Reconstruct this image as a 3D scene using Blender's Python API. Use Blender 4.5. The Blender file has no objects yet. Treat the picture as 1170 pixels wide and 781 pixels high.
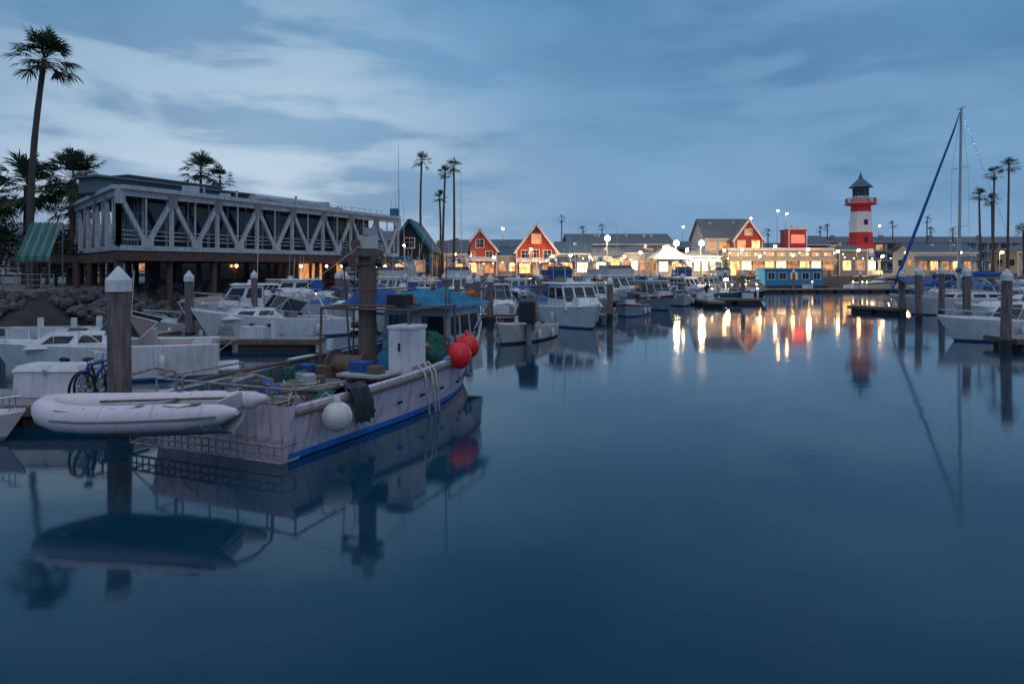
import bpy, bmesh, math, random
from mathutils import Vector, Matrix
R=random.Random(11)
rad=math.radians
scene=bpy.context.scene
# ------------------------------------------------------------------ materials
def _nt(name):
    m=bpy.data.materials.new(name); m.use_nodes=True
    nt=m.node_tree; b=nt.nodes['Principled BSDF']; return m,nt,b
def mat(name,col,rough=0.55,metal=0.0,var=0.18,scale=2.0,bump=0.0,bscale=25,streak=0.0,dirt=(0.12,0.09,0.07),stretch=(1,1,1)):
    m,nt,b=_nt(name); N=nt.nodes; L=nt.links
    tc=N.new('ShaderNodeTexCoord'); mp=N.new('ShaderNodeMapping'); mp.inputs['Scale'].default_value=stretch
    L.new(tc.outputs['Object'],mp.inputs['Vector'])
    n=N.new('ShaderNodeTexNoise'); n.inputs['Scale'].default_value=scale; n.inputs['Detail'].default_value=6; n.inputs['Roughness'].default_value=.6
    L.new(mp.outputs[0],n.inputs['Vector'])
    mr=N.new('ShaderNodeMapRange'); mr.inputs[1].default_value=.3; mr.inputs[2].default_value=.7
    mr.inputs[3].default_value=1-var; mr.inputs[4].default_value=1+var
    L.new(n.outputs[0],mr.inputs[0])
    mx=N.new('ShaderNodeVectorMath'); mx.operation='SCALE'; mx.inputs[0].default_value=col[:3]
    L.new(mr.outputs[0],mx.inputs['Scale'])
    out=mx.outputs[0]
    if streak>0:
        mp2=N.new('ShaderNodeMapping'); mp2.inputs['Scale'].default_value=(5,5,.7); L.new(tc.outputs['Object'],mp2.inputs['Vector'])
        n2=N.new('ShaderNodeTexNoise'); n2.inputs['Scale'].default_value=1.6; n2.inputs['Detail'].default_value=7; L.new(mp2.outputs[0],n2.inputs['Vector'])
        m2=N.new('ShaderNodeMapRange'); m2.inputs[1].default_value=.48; m2.inputs[2].default_value=.72; m2.inputs[3].default_value=0; m2.inputs[4].default_value=streak
        L.new(n2.outputs[0],m2.inputs[0])
        mc=N.new('ShaderNodeMix'); mc.data_type='RGBA'; L.new(m2.outputs[0],mc.inputs[0]); L.new(out,mc.inputs[6]); mc.inputs[7].default_value=(*dirt,1)
        out=mc.outputs[2]
    L.new(out,b.inputs['Base Color'])
    b.inputs['Roughness'].default_value=rough; b.inputs['Metallic'].default_value=metal
    if bump>0:
        n3=N.new('ShaderNodeTexNoise'); n3.inputs['Scale'].default_value=bscale; n3.inputs['Detail'].default_value=5; L.new(mp.outputs[0],n3.inputs['Vector'])
        bp=N.new('ShaderNodeBump'); bp.inputs['Strength'].default_value=bump; bp.inputs['Distance'].default_value=.05
        L.new(n3.outputs[0],bp.inputs['Height']); L.new(bp.outputs[0],b.inputs['Normal'])
    return m
def planks(name,c1,c2,per=7.0,axis='X',rough=.75,gap=(.02,.02,.02)):
    m,nt,b=_nt(name); N=nt.nodes; L=nt.links
    tc=N.new('ShaderNodeTexCoord'); w=N.new('ShaderNodeTexWave'); w.wave_type='BANDS'; w.bands_direction=axis; w.inputs['Scale'].default_value=per/ (2*math.pi)*1.0
    w.inputs['Distortion'].default_value=.15; L.new(tc.outputs['Object'],w.inputs['Vector'])
    r=N.new('ShaderNodeValToRGB'); r.color_ramp.elements[0].position=.0; r.color_ramp.elements[0].color=(*gap,1); r.color_ramp.elements[1].position=.12; r.color_ramp.elements[1].color=(1,1,1,1)
    L.new(w.outputs['Color'],r.inputs[0])
    n=N.new('ShaderNodeTexNoise'); n.inputs['Scale'].default_value=2.2; n.inputs['Detail'].default_value=8; L.new(tc.outputs['Object'],n.inputs['Vector'])
    mc=N.new('ShaderNodeMix'); mc.data_type='RGBA'; L.new(n.outputs[0],mc.inputs[0]); mc.inputs[6].default_value=(*c1,1); mc.inputs[7].default_value=(*c2,1)
    mm=N.new('ShaderNodeMix'); mm.data_type='RGBA'; mm.blend_type='MULTIPLY'; mm.inputs[0].default_value=1; L.new(mc.outputs[2],mm.inputs[6]); L.new(r.outputs[0],mm.inputs[7])
    L.new(mm.outputs[2],b.inputs['Base Color']); b.inputs['Roughness'].default_value=rough
    bp=N.new('ShaderNodeBump'); bp.inputs['Strength'].default_value=.5; bp.inputs['Distance'].default_value=.02; L.new(r.outputs[0],bp.inputs['Height']); L.new(bp.outputs[0],b.inputs['Normal'])
    return m
def em(name,col,st,var=0.0,scale=1.5):
    m,nt,b=_nt(name); N=nt.nodes; L=nt.links
    b.inputs['Base Color'].default_value=(*[c*.5 for c in col],1); b.inputs['Emission Color'].default_value=(*col,1); b.inputs['Emission Strength'].default_value=st
    if var>0:
        tc=N.new('ShaderNodeTexCoord'); n=N.new('ShaderNodeTexNoise'); n.inputs['Scale'].default_value=scale; n.inputs['Detail'].default_value=4; L.new(tc.outputs['Object'],n.inputs['Vector'])
        mr=N.new('ShaderNodeMapRange'); mr.inputs[1].default_value=.35; mr.inputs[2].default_value=.65; mr.inputs[3].default_value=st*(1-var); mr.inputs[4].default_value=st*(1+var)
        L.new(n.outputs[0],mr.inputs[0]); L.new(mr.outputs[0],b.inputs['Emission Strength'])
    return m
M={}
M['gel']=mat('gelcoat_white',(.70,.70,.72),.28,var=.08,scale=1.2,streak=.38,dirt=(.30,.28,.26))
M['gel2']=mat('gelcoat_cream',(.56,.53,.49),.35,var=.1,scale=1.2,streak=.42,dirt=(.25,.21,.17))
M['hullgrey']=mat('hull_grey',(.34,.37,.41),.4,streak=.35)
M['hullblue']=mat('hull_blue',(.03,.12,.32),.35,streak=.15)
M['hullgreen']=mat('hull_green',(.03,.13,.1),.4,streak=.25)
M['hullblack']=mat('hull_dark',(.03,.035,.045),.3,streak=.2,dirt=(.15,.13,.12))
M['hullred']=mat('boot_stripe_red',(.35,.03,.03),.4,streak=.2)
M['deck']=mat('deck_nonskid',(.4,.4,.4),.8,bump=.2,bscale=60)
M['bottom']=mat('bottom_paint',(.02,.04,.09),.7,bump=.2)
M['glass']=mat('tinted_glass',(.015,.02,.03),.08,var=.3)
M['chrome']=mat('stainless',(.55,.56,.58),.25,1.0,var=.05)
M['black']=mat('black_plastic',(.015,.015,.018),.45)
M['canvas_blue']=mat('canvas_blue',(.02,.09,.30),.85,var=.25,bump=.4,bscale=8)
M['canvas_teal']=mat('canvas_teal',(.015,.17,.30),.85,var=.35,bump=.4,bscale=8)
M['canvas_tan']=mat('canvas_tan',(.26,.21,.17),.9,var=.2,bump=.4,bscale=8)
M['canvas_white']=mat('canvas_white',(.55,.55,.57),.9,var=.15,bump=.4,bscale=8)
M['seat']=mat('vinyl_seat',(.40,.38,.36),.6)
M['fhull']=mat('fishing_hull_paint',(.62,.53,.60),.5,var=.12,scale=1.5,streak=.7,dirt=(.24,.15,.14),bump=.12,bscale=6)
M['fblue']=mat('fishing_blue_paint',(.02,.17,.56),.45,var=.2,streak=.25)
M['flight']=mat('fishing_lightblue_paint',(.08,.33,.58),.5,var=.2,streak=.35)
M['finner']=mat('bulwark_inner',(.11,.16,.19),.7,streak=.5)
M['fdeck']=mat('worn_deck',(.17,.15,.14),.85,var=.5,bump=.3)
M['fhouse']=mat('wheelhouse_paint',(.42,.43,.45),.5,var=.12,streak=.5,dirt=(.2,.14,.12))
M['rust']=mat('rusted_steel',(.17,.11,.09),.8,.2,var=.4,scale=8,bump=.3)
M['galv']=mat('galvanised_rack',(.36,.31,.31),.7,.2,var=.4,scale=7,streak=.6,dirt=(.22,.1,.06))
M['oldwood']=mat('weathered_wood',(.16,.115,.09),.85,var=.4,scale=3,bump=.6,bscale=14,stretch=(4,4,.5))
M['pile']=mat('piling_wood',(.20,.15,.14),.85,var=.5,scale=3,bump=.8,bscale=12,stretch=(4,4,.4),streak=.6,dirt=(.06,.05,.045))
M['wet']=mat('wet_mussels',(.018,.016,.015),.5,var=.5,scale=14,bump=1,bscale=30)
M['cap']=mat('pile_cap_white',(.66,.66,.68),.5,streak=.4)
M['dock']=planks('dock_planks',(.22,.20,.19),(.36,.34,.33),per=30,axis='X')
M['dockside']=mat('dock_side',(.06,.05,.045),.8,var=.4,bump=.4)
M['rock']=mat('rock',(.095,.09,.088),.9,var=.7,scale=1.5,bump=.8,bscale=6)
M['earth']=mat('bank_earth',(.04,.036,.032),.95,var=.4,scale=1)
M['trunk']=mat('palm_trunk',(.10,.078,.065),.95,var=.35,scale=2,bump=.9,bscale=10,stretch=(1,1,6))
M['frond']=mat('palm_frond',(.04,.07,.03),.7,var=.5,scale=1.2)
M['frond2']=mat('palm_frond_dry',(.09,.07,.04),.85,var=.4)
M['leaf']=mat('tree_foliage',(.035,.06,.03),.8,var=.6,scale=.6)
M['truss']=mat('truss_paint',(.46,.48,.50),.55,var=.16,streak=.6,dirt=(.2,.16,.14))
M['bwall']=mat('teal_siding',(.10,.16,.19),.7,var=.15,streak=.3)
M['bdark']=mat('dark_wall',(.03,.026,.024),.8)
M['brown']=mat('brown_beam',(.10,.05,.042),.7,var=.3,streak=.4)
M['roofg']=mat('roof_gravel',(.14,.15,.16),.9,var=.2)
M['duct']=mat('galvanised_duct',(.45,.48,.51),.4,.6,var=.15,streak=.35)
M['red']=mat('red_siding',(.42,.045,.03),.65,var=.18,streak=.2)
M['redp']=mat('red_paint',(.5,.03,.025),.5,var=.12)
M['white']=mat('white_trim',(.68,.68,.68),.6,var=.08,streak=.2)
M['railp']=mat('rail_paint_grey',(.22,.24,.25),.6,var=.2,streak=.3)
M['whitewall']=mat('white_wall',(.58,.57,.54),.7,var=.1,streak=.25)
M['cream']=mat('cream_wall',(.44,.38,.28),.7,var=.12,streak=.25)
M['bluewall']=mat('blue_wall',(.05,.30,.55),.7,var=.15,streak=.15)
M['shing']=mat('shingle_grey',(.13,.145,.165),.9,var=.3,scale=3,bump=.6,bscale=12)  # distance haze put into the colour: grey kept lighter and bluish
M['shingb']=mat('shingle_blue',(.08,.14,.19),.9,var=.3,scale=3,bump=.6,bscale=12)
M['hotel']=mat('hotel_wall',(.25,.25,.26),.8,var=.1)
M['fenderw']=mat('fender_white',(.66,.62,.56),.5,streak=.35)
M['buoy']=mat('buoy_red',(.8,.02,.025),.4,var=.15)
M['rope']=mat('rope',(.45,.43,.39),.9,var=.3)
M['net']=mat('fishing_net',(.018,.12,.085),.95,var=.7,scale=9,bump=1,bscale=22)
M['rib']=mat('hypalon_tube',(.72,.61,.64),.5,var=.07,streak=.25,dirt=(.36,.29,.29))
M['ribd']=mat('rib_grey_trim',(.2,.2,.22),.6)
M['ribh']=mat('rib_hull',(.46,.42,.44),.5,streak=.3)
M['bike']=mat('bicycle_blue',(.01,.1,.6),.35)
M['tyre']=mat('tyre_rubber',(.012,.012,.012),.85)
M['boxw']=mat('dock_box_fibreglass',(.68,.65,.68),.5,streak=.3)
M['pave']=mat('paving',(.16,.155,.15),.9,var=.2,scale=.4,bump=.2)
M['seawall']=mat('seawall_concrete',(.12,.115,.11),.9,var=.4,streak=.5)
M['lhw']=mat('lighthouse_white',(.72,.72,.72),.6,var=.06,streak=.15)
M['green']=mat('green_awning',(.03,.14,.115),.8)
M['greenw']=mat('awning_light',(.12,.21,.19),.8)
M['pole']=mat('pole_paint',(.2,.21,.22),.5)
M['alu']=mat('mast_aluminium',(.42,.43,.45),.4,.4,var=.1)
M['orange']=mat('orange_plastic',(.6,.16,.03),.5)
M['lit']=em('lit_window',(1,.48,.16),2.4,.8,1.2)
M['litw']=em('lit_window_white',(1,.68,.36),3.4,.6,1.0)
M['litdim']=em('lit_window_dim',(1,.45,.18),.5,.8,.8)
M['bulb']=em('lamp_bulb_warm',(1,.52,.18),110)
M['bulbw']=em('lamp_bulb_white',(1,.76,.46),210)
M['bulbs']=em('small_bulb',(1,.55,.2),30)
M['neon']=em('red_sign_glow',(1,.08,.04),3)
# ------------------------------------------------------------------ builder
class Bd:
    def __init__(s,name,loc=(0,0,0),a=0.0):
        s.name=name; s.loc=Vector(loc); s.rz=-rad(a); s.parts={}; s.lights=[]
    def add(s,part,m,vs,fs,smooth=False):
        p=s.parts.setdefault(part,dict(v=[],f=[],m=[],s=[],mats=[]))
        if m not in p['mats']: p['mats'].append(m)
        mi=p['mats'].index(m); o=len(p['v'])
        p['v']+= [tuple(v) for v in vs]
        for f in fs: p['f'].append([i+o for i in f]); p['m'].append(mi); p['s'].append(smooth)
    def box(s,part,m,c,size,rot=None):
        sx,sy,sz=[q/2 for q in size]; c=Vector(c)
        vs=[Vector((x,y,z)) for z in(-sz,sz) for y in(-sy,sy) for x in(-sx,sx)]
        if rot is not None:
            if isinstance(rot,(int,float)): rot=Matrix.Rotation(rot,3,'Z')
            vs=[rot@v for v in vs]
        s.add(part,m,[v+c for v in vs],[(0,2,3,1),(4,5,7,6),(0,1,5,4),(2,6,7,3),(0,4,6,2),(1,3,7,5)])
    def beam(s,part,m,p1,p2,w,h):
        p1=Vector(p1);p2=Vector(p2);d=p2-p1;l=d.length
        if l<1e-6:return
        q=d.to_track_quat('Y','Z').to_matrix()
        s.box(part,m,(p1+p2)/2,(w,l,h),q)
    def cyl(s,part,m,p1,p2,r1,r2=None,n=12,smooth=True,cap=True):
        r2=r1 if r2 is None else r2
        p1=Vector(p1);p2=Vector(p2);q=(p2-p1).to_track_quat('Z','Y').to_matrix()
        vs=[];
        for p,r in((p1,r1),(p2,r2)):
            for i in range(n):
                t=2*math.pi*i/n; vs.append(p+q@Vector((r*math.cos(t),r*math.sin(t),0)))
        s.add(part,m,vs,[(i,(i+1)%n,n+(i+1)%n,n+i) for i in range(n)],smooth)
        if cap: s.add(part,m,vs,[tuple(range(n))[::-1],tuple(range(n,2*n))],False)
    def tube(s,part,m,pts,r,n=6,closed=False):
        pts=[Vector(p) for p in pts]; k=len(pts); rs=r if isinstance(r,(list,tuple)) else [r]*k
        vs=[];up=None
        for i,p in enumerate(pts):
            if closed: d=pts[(i+1)%k]-pts[i-1]
            else: d=(pts[min(i+1,k-1)]-pts[max(i-1,0)])
            d.normalize()
            if up is None:
                up=d.orthogonal().normalized()
            else:
                up=(up-d*up.dot(d)); up=up.normalized() if up.length>1e-5 else d.orthogonal().normalized()
            sd=d.cross(up)
            for j in range(n):
                t=2*math.pi*j/n; vs.append(p+(up*math.cos(t)+sd*math.sin(t))*rs[i])
        fs=[]
        for i in range(k if closed else k-1):
            a=i*n;b=((i+1)%k)*n
            for j in range(n): fs.append((a+j,a+(j+1)%n,b+(j+1)%n,b+j))
        s.add(part,m,vs,fs,True)
        if not closed: s.add(part,m,vs[:n],[tuple(range(n))[::-1]]); s.add(part,m,vs[-n:],[tuple(range(n))])
    def sph(s,part,m,c,r,n=12,sc=(1,1,1),jit=0):
        c=Vector(c);vs=[];k=n//2+1
        for i in range(k+1):
            th=math.pi*i/k
            for j in range(n):
                ph=2*math.pi*j/n; q=1+R.uniform(-jit,jit)
                vs.append(c+Vector((math.sin(th)*math.cos(ph)*sc[0],math.sin(th)*math.sin(ph)*sc[1],math.cos(th)*sc[2]))*r*q)
        fs=[(i*n+j,(i+1)*n+j,(i+1)*n+(j+1)%n,i*n+(j+1)%n) for i in range(k) for j in range(n)]
        s.add(part,m,vs,fs,True)
    def frust(s,part,m,y0,y1,w,z0,z1,ty0,ty1,tw,x=0):
        a=[(x-w/2,y0,z0),(x+w/2,y0,z0),(x+w/2,y1,z0),(x-w/2,y1,z0),(x-tw/2,ty0,z1),(x+tw/2,ty0,z1),(x+tw/2,ty1,z1),(x-tw/2,ty1,z1)]
        s.add(part,m,a,[(3,2,1,0),(4,5,6,7),(0,1,5,4),(1,2,6,5),(2,3,7,6),(3,0,4,7)])
        c=sum((Vector(v) for v in a),Vector())/8
        q=lambda *i:[Vector(a[j]) for j in i]
        return dict(back=q(0,1,5,4),right=q(1,2,6,5),front=q(2,3,7,6),left=q(3,0,4,7),c=c)
    def panel(s,part,m,q,u0,u1,v0,v1,c,off=.012,th=.01):
        bl,br,tr,tl=q
        f=lambda u,v:(bl*(1-u)+br*u)*(1-v)+(tl*(1-u)+tr*u)*v
        n=(br-bl).cross(tl-bl).normalized()
        if n.dot((bl+tr)/2-c)<0:n=-n
        P=[f(u0,v0),f(u1,v0),f(u1,v1),f(u0,v1)]
        s.add(part,m,[p+n*off for p in P]+[p-n*th for p in P],[(0,1,2,3),(7,6,5,4),(0,4,5,1),(1,5,6,2),(2,6,7,3),(3,7,4,0)])
    def slab(s,part,m,q,th):
        q=[Vector(p) for p in q]; n=(q[1]-q[0]).cross(q[-1]-q[0]).normalized()
        if n.z<0:n=-n
        k=len(q); vs=q+[p+n*th for p in q]
        s.add(part,m,vs,[tuple(range(k)),tuple(range(k,2*k))]+[(i,(i+1)%k,k+(i+1)%k,k+i) for i in range(k)])
    def light(s,p,power,col=(1,.6,.28),r=.25): s.lights.append((p,power,col,r))
    def done(s,bevel=0):
        root=None; single=len(s.parts)==1 and not s.lights
        if not single:
            root=bpy.data.objects.new(s.name,None); scene.collection.objects.link(root)
            root.location=s.loc; root.rotation_euler=(0,0,s.rz)
        for pn,p in s.parts.items():
            me=bpy.data.meshes.new(s.name+'_'+pn); me.from_pydata(p['v'],[],p['f'])
            for mm in p['mats']: me.materials.append(M[mm])
            me.polygons.foreach_set('material_index',p['m']); me.polygons.foreach_set('use_smooth',p['s'])
            bm=bmesh.new(); bm.from_mesh(me); bmesh.ops.recalc_face_normals(bm,faces=bm.faces); bm.to_mesh(me); bm.free(); me.update()
            o=bpy.data.objects.new(s.name if single else pn,me); scene.collection.objects.link(o)
            if bevel:
                b=o.modifiers.new('bevel','BEVEL'); b.width=bevel; b.segments=2; b.limit_method='ANGLE'; b.angle_limit=rad(50)
            if single:
                o.location=s.loc; o.rotation_euler=(0,0,s.rz); root=o
            else: o.parent=root
        for p,pw,col,r in s.lights:
            l=bpy.data.lights.new('glow','POINT'); l.energy=pw; l.color=col; l.shadow_soft_size=r
            o=bpy.data.objects.new('lamp_light',l); scene.collection.objects.link(o); o.location=p; o.parent=root
        return root
# ------------------------------------------------------------------ camera, world
cd=bpy.data.cameras.new('camera'); cam=bpy.data.objects.new('camera',cd); scene.collection.objects.link(cam)
cam.location=(0,0,3.5); cam.rotation_euler=(rad(90),0,0); cd.lens=24; cd.sensor_width=36; cd.shift_y=-0.073; cd.clip_end=8000; cd.clip_start=.1
scene.camera=cam
scene.view_settings.view_transform='Standard'; scene.view_settings.look='None'; scene.view_settings.exposure=0
w=bpy.data.worlds.new('World'); scene.world=w; w.use_nodes=True
nt=w.node_tree; N=nt.nodes; L=nt.links; bg=N['Background']
def math_(op,a,b=None,c=None):
    n=N.new('ShaderNodeMath'); n.operation=op
    for i,v in enumerate((a,b,c)):
        if v is None: continue
        if isinstance(v,(int,float)): n.inputs[i].default_value=v
        else: L.new(v,n.inputs[i])
    return n.outputs[0]
def mrange(v,a,b,c,d,smooth=False):
    n=N.new('ShaderNodeMapRange'); L.new(v,n.inputs[0])
    if smooth:n.interpolation_type='SMOOTHSTEP'
    for i,x in enumerate((a,b,c,d)): n.inputs[i+1].default_value=x
    return n.outputs[0]
tc=N.new('ShaderNodeTexCoord'); sp=N.new('ShaderNodeSeparateXYZ'); L.new(tc.outputs['Generated'],sp.inputs[0])
X,Y,Z=sp.outputs
zc=math_('MAXIMUM',Z,0.0); zd=math_('ADD',zc,.26)
cb=N.new('ShaderNodeCombineXYZ'); L.new(math_('DIVIDE',X,zd),cb.inputs[0]); L.new(math_('DIVIDE',Y,zd),cb.inputs[1])
mp=N.new('ShaderNodeMapping'); mp.inputs['Rotation'].default_value=(0,0,rad(30)); mp.inputs['Scale'].default_value=(.8,1.2,1); mp.inputs['Location'].default_value=(5.3,2.2,0); L.new(cb.outputs[0],mp.inputs[0])
n1=N.new('ShaderNodeTexNoise'); n1.inputs['Scale'].default_value=1.35; n1.inputs['Detail'].default_value=6; n1.inputs['Roughness'].default_value=.5; n1.inputs['Distortion'].default_value=.15; L.new(mp.outputs[0],n1.inputs['Vector'])
cl=mrange(n1.outputs[0],.30,.70,0,1,True)
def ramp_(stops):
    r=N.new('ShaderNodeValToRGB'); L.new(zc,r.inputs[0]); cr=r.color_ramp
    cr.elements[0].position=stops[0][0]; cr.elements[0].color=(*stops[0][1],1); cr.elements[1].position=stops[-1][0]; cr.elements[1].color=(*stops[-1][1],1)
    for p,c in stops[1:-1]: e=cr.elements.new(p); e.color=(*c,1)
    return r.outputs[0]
ra=ramp_([(0,(.17,.31,.50)),(.07,(.14,.29,.50)),(.2,(.10,.255,.46)),(.36,(.075,.215,.41)),(.52,(.045,.135,.27)),(.72,(.36,.49,.68)),(1,(.54,.66,.84))])  # zenith stops brightened above the frame, added to light the boats
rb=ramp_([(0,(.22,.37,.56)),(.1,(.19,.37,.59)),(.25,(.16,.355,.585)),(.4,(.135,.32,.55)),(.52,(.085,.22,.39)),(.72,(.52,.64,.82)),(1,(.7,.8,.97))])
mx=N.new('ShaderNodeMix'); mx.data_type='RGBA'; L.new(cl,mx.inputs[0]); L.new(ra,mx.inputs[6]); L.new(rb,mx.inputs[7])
m2=N.new('ShaderNodeMapping'); m2.inputs['Scale'].default_value=(2.6,2.6,11); m2.inputs['Rotation'].default_value=(0,rad(-5),0); L.new(tc.outputs['Generated'],m2.inputs[0])
n2=N.new('ShaderNodeTexNoise'); n2.inputs['Scale'].default_value=1.7; n2.inputs['Detail'].default_value=6; n2.inputs['Distortion'].default_value=.3; L.new(m2.outputs[0],n2.inputs['Vector'])
def glow(d,lo,pw,amt,n0=None):
    d=Vector(d).normalized()
    vm=N.new('ShaderNodeVectorMath'); vm.operation='DOT_PRODUCT'; L.new(tc.outputs['Generated'],vm.inputs[0]); vm.inputs[1].default_value=d
    g=math_('MULTIPLY',math_('POWER',mrange(vm.outputs['Value'],lo,1,0,1),pw),amt)
    if n0 is not None: g=math_('MULTIPLY',g,mrange(n2.outputs[0],n0,n0+.22,.15,1,True))
    return g
cur=mx.outputs[2]
for d,lo,pw,col,amt,n0 in(((-.36,1,.115),.925,2.2,(.62,.76,.86),.95,.40),((-.58,1,.10),.92,2.2,(.56,.72,.86),.7,.42),((-.12,1,.09),.93,2.5,(.40,.56,.74),.5,.40),((.48,1,.18),.88,2.5,(.27,.45,.68),.5,.38),((-.52,1,.36),.92,2.5,(.24,.44,.66),.5,.42)):
    g=glow(d,lo,pw,amt,n0)
    m3=N.new('ShaderNodeMix'); m3.data_type='RGBA'; L.new(g,m3.inputs[0]); L.new(cur,m3.inputs[6]); m3.inputs[7].default_value=(*col,1); cur=m3.outputs[2]
sky=N.new('ShaderNodeTexSky'); sky.sky_type='NISHITA'; sky.sun_disc=False; sky.sun_elevation=rad(1.5); sky.sun_rotation=rad(-28)
sc=N.new('ShaderNodeVectorMath'); sc.operation='SCALE'; L.new(sky.outputs[0],sc.inputs[0]); sc.inputs['Scale'].default_value=.004
ad=N.new('ShaderNodeVectorMath'); ad.operation='ADD'; L.new(cur,ad.inputs[0]); L.new(sc.outputs[0],ad.inputs[1])
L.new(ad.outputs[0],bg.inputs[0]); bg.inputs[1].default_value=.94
sl=bpy.data.lights.new('sun','SUN'); sl.energy=.28; sl.angle=rad(30); sl.color=(1,.80,.80)
so=bpy.data.objects.new('sun',sl); scene.collection.objects.link(so)
so.rotation_euler=Vector((.25,-.75,.55)).to_track_quat('Z','Y').to_euler()
# ------------------------------------------------------------------ water
def water():
    m,nt,b=_nt('harbour_water'); N=nt.nodes; L=nt.links
    b.inputs['Base Color'].default_value=(.002,.036,.066,1); b.inputs['IOR'].default_value=1.5
    tc=N.new('ShaderNodeTexCoord'); mp=N.new('ShaderNodeMapping'); mp.inputs['Scale'].default_value=(.7,1.0,1); L.new(tc.outputs['Object'],mp.inputs[0])
    n=N.new('ShaderNodeTexNoise'); n.inputs['Scale'].default_value=.8; n.inputs['Detail'].default_value=3; L.new(mp.outputs[0],n.inputs['Vector'])
    n4=N.new('ShaderNodeTexNoise'); n4.inputs['Scale'].default_value=.12; n4.inputs['Detail'].default_value=3; L.new(mp.outputs[0],n4.inputs['Vector'])
    mr=N.new('ShaderNodeMapRange'); mr.inputs[1].default_value=.35; mr.inputs[2].default_value=.65; mr.inputs[3].default_value=.045; mr.inputs[4].default_value=.095; L.new(n4.outputs[0],mr.inputs[0]); L.new(mr.outputs[0],b.inputs['Roughness'])
    bp=N.new('ShaderNodeBump'); bp.inputs['Strength'].default_value=1; bp.inputs['Distance'].default_value=.004; L.new(n.outputs[0],bp.inputs['Height']); L.new(bp.outputs[0],b.inputs['Normal'])
    M['water']=m
    o=Bd('water'); o.add('water','water',[(-3000,-300,0),(3000,-300,0),(3000,3000,0),(-3000,3000,0)],[(0,1,2,3)]); o.done()
water()
# ------------------------------------------------------------------ land
shore=[((-400,42),(-3500,42),6),((-45,42),(-3500,500),5.5),((-29,42),(-3500,1500),5.5),((-27,48),(-3000,3500),5),((-16,74.7),(-2000,4000),4),((-15,95),(-1000,4000),3),((-12,113),(-200,4500),.3),((30,113),(400,4500),.3),((60,115),(1200,4500),.3),((95,112),(2500,4000),.3),((400,112),(4500,3000),.3)]
o=Bd('ground'); vs=[];fs=[]
for a,b,_ in shore: vs+=[(*a,2.0),(*b,2.0)]
for i in range(len(shore)-1): fs.append((2*i,2*i+1,2*i+3,2*i+2))
o.add('ground','pave',vs,fs); o.done()
toe=[]
for i,(a,b,of) in enumerate(shore):
    p=Vector(shore[max(i-1,0)][0]); q=Vector(shore[min(i+1,len(shore)-1)][0]); t=(q-p).normalized(); n=Vector((t.y,-t.x)); toe.append(Vector(a)+n*of)
o=Bd('seawall_bank'); vs=[]
for (a,b,of),t in zip(shore,toe): vs+=[(*a,1.98),(t.x,t.y,-.6)]
for i in range(len(shore)-1): o.add('bank','earth' if i<5 else 'seawall',[vs[2*i],vs[2*i+1],vs[2*i+3],vs[2*i+2]],[(0,1,2,3)])
o.done()
bmi=bmesh.new(); bmesh.ops.create_icosphere(bmi,subdivisions=1,radius=1); ico=[v.co.copy() for v in bmi.verts]; icf=[[v.index for v in f.verts] for f in bmi.faces]; bmi.free()
o=Bd('rock_riprap')
def rocks(o,p0,p1,n,w,zt,szr):
    p0=Vector(p0);p1=Vector(p1);d=(p1-p0);nn=Vector((d.y,-d.x)).normalized()
    for i in range(n):
        t=R.random();k=R.random(); s=R.uniform(*szr)
        p=p0+d*t+nn*w*(1-k); z=zt*k-.15+R.uniform(-.1,.15)
        q=Matrix.Rotation(R.uniform(0,6),3,(R.random()-.5,R.random()-.5,R.random()))
        o.add('rocks','rock',[q@Vector((v.x*s*R.uniform(.75,1.25),v.y*s*.8*R.uniform(.75,1.2),v.z*s*.7*R.uniform(.8,1.2)))+Vector((p.x,p.y,z)) for v in ico],icf)
rocks(o,(-62,42),(-29,42),900,5.4,2.15,(.22,.5)); rocks(o,(-29,42),(-27,48),220,5,2.1,(.22,.45)); rocks(o,(-27,48),(-16,74.7),260,4,2.1,(.3,.6)); rocks(o,(-16,74.7),(-14,100),120,3,2,(.4,.7))
o.done()
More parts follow.
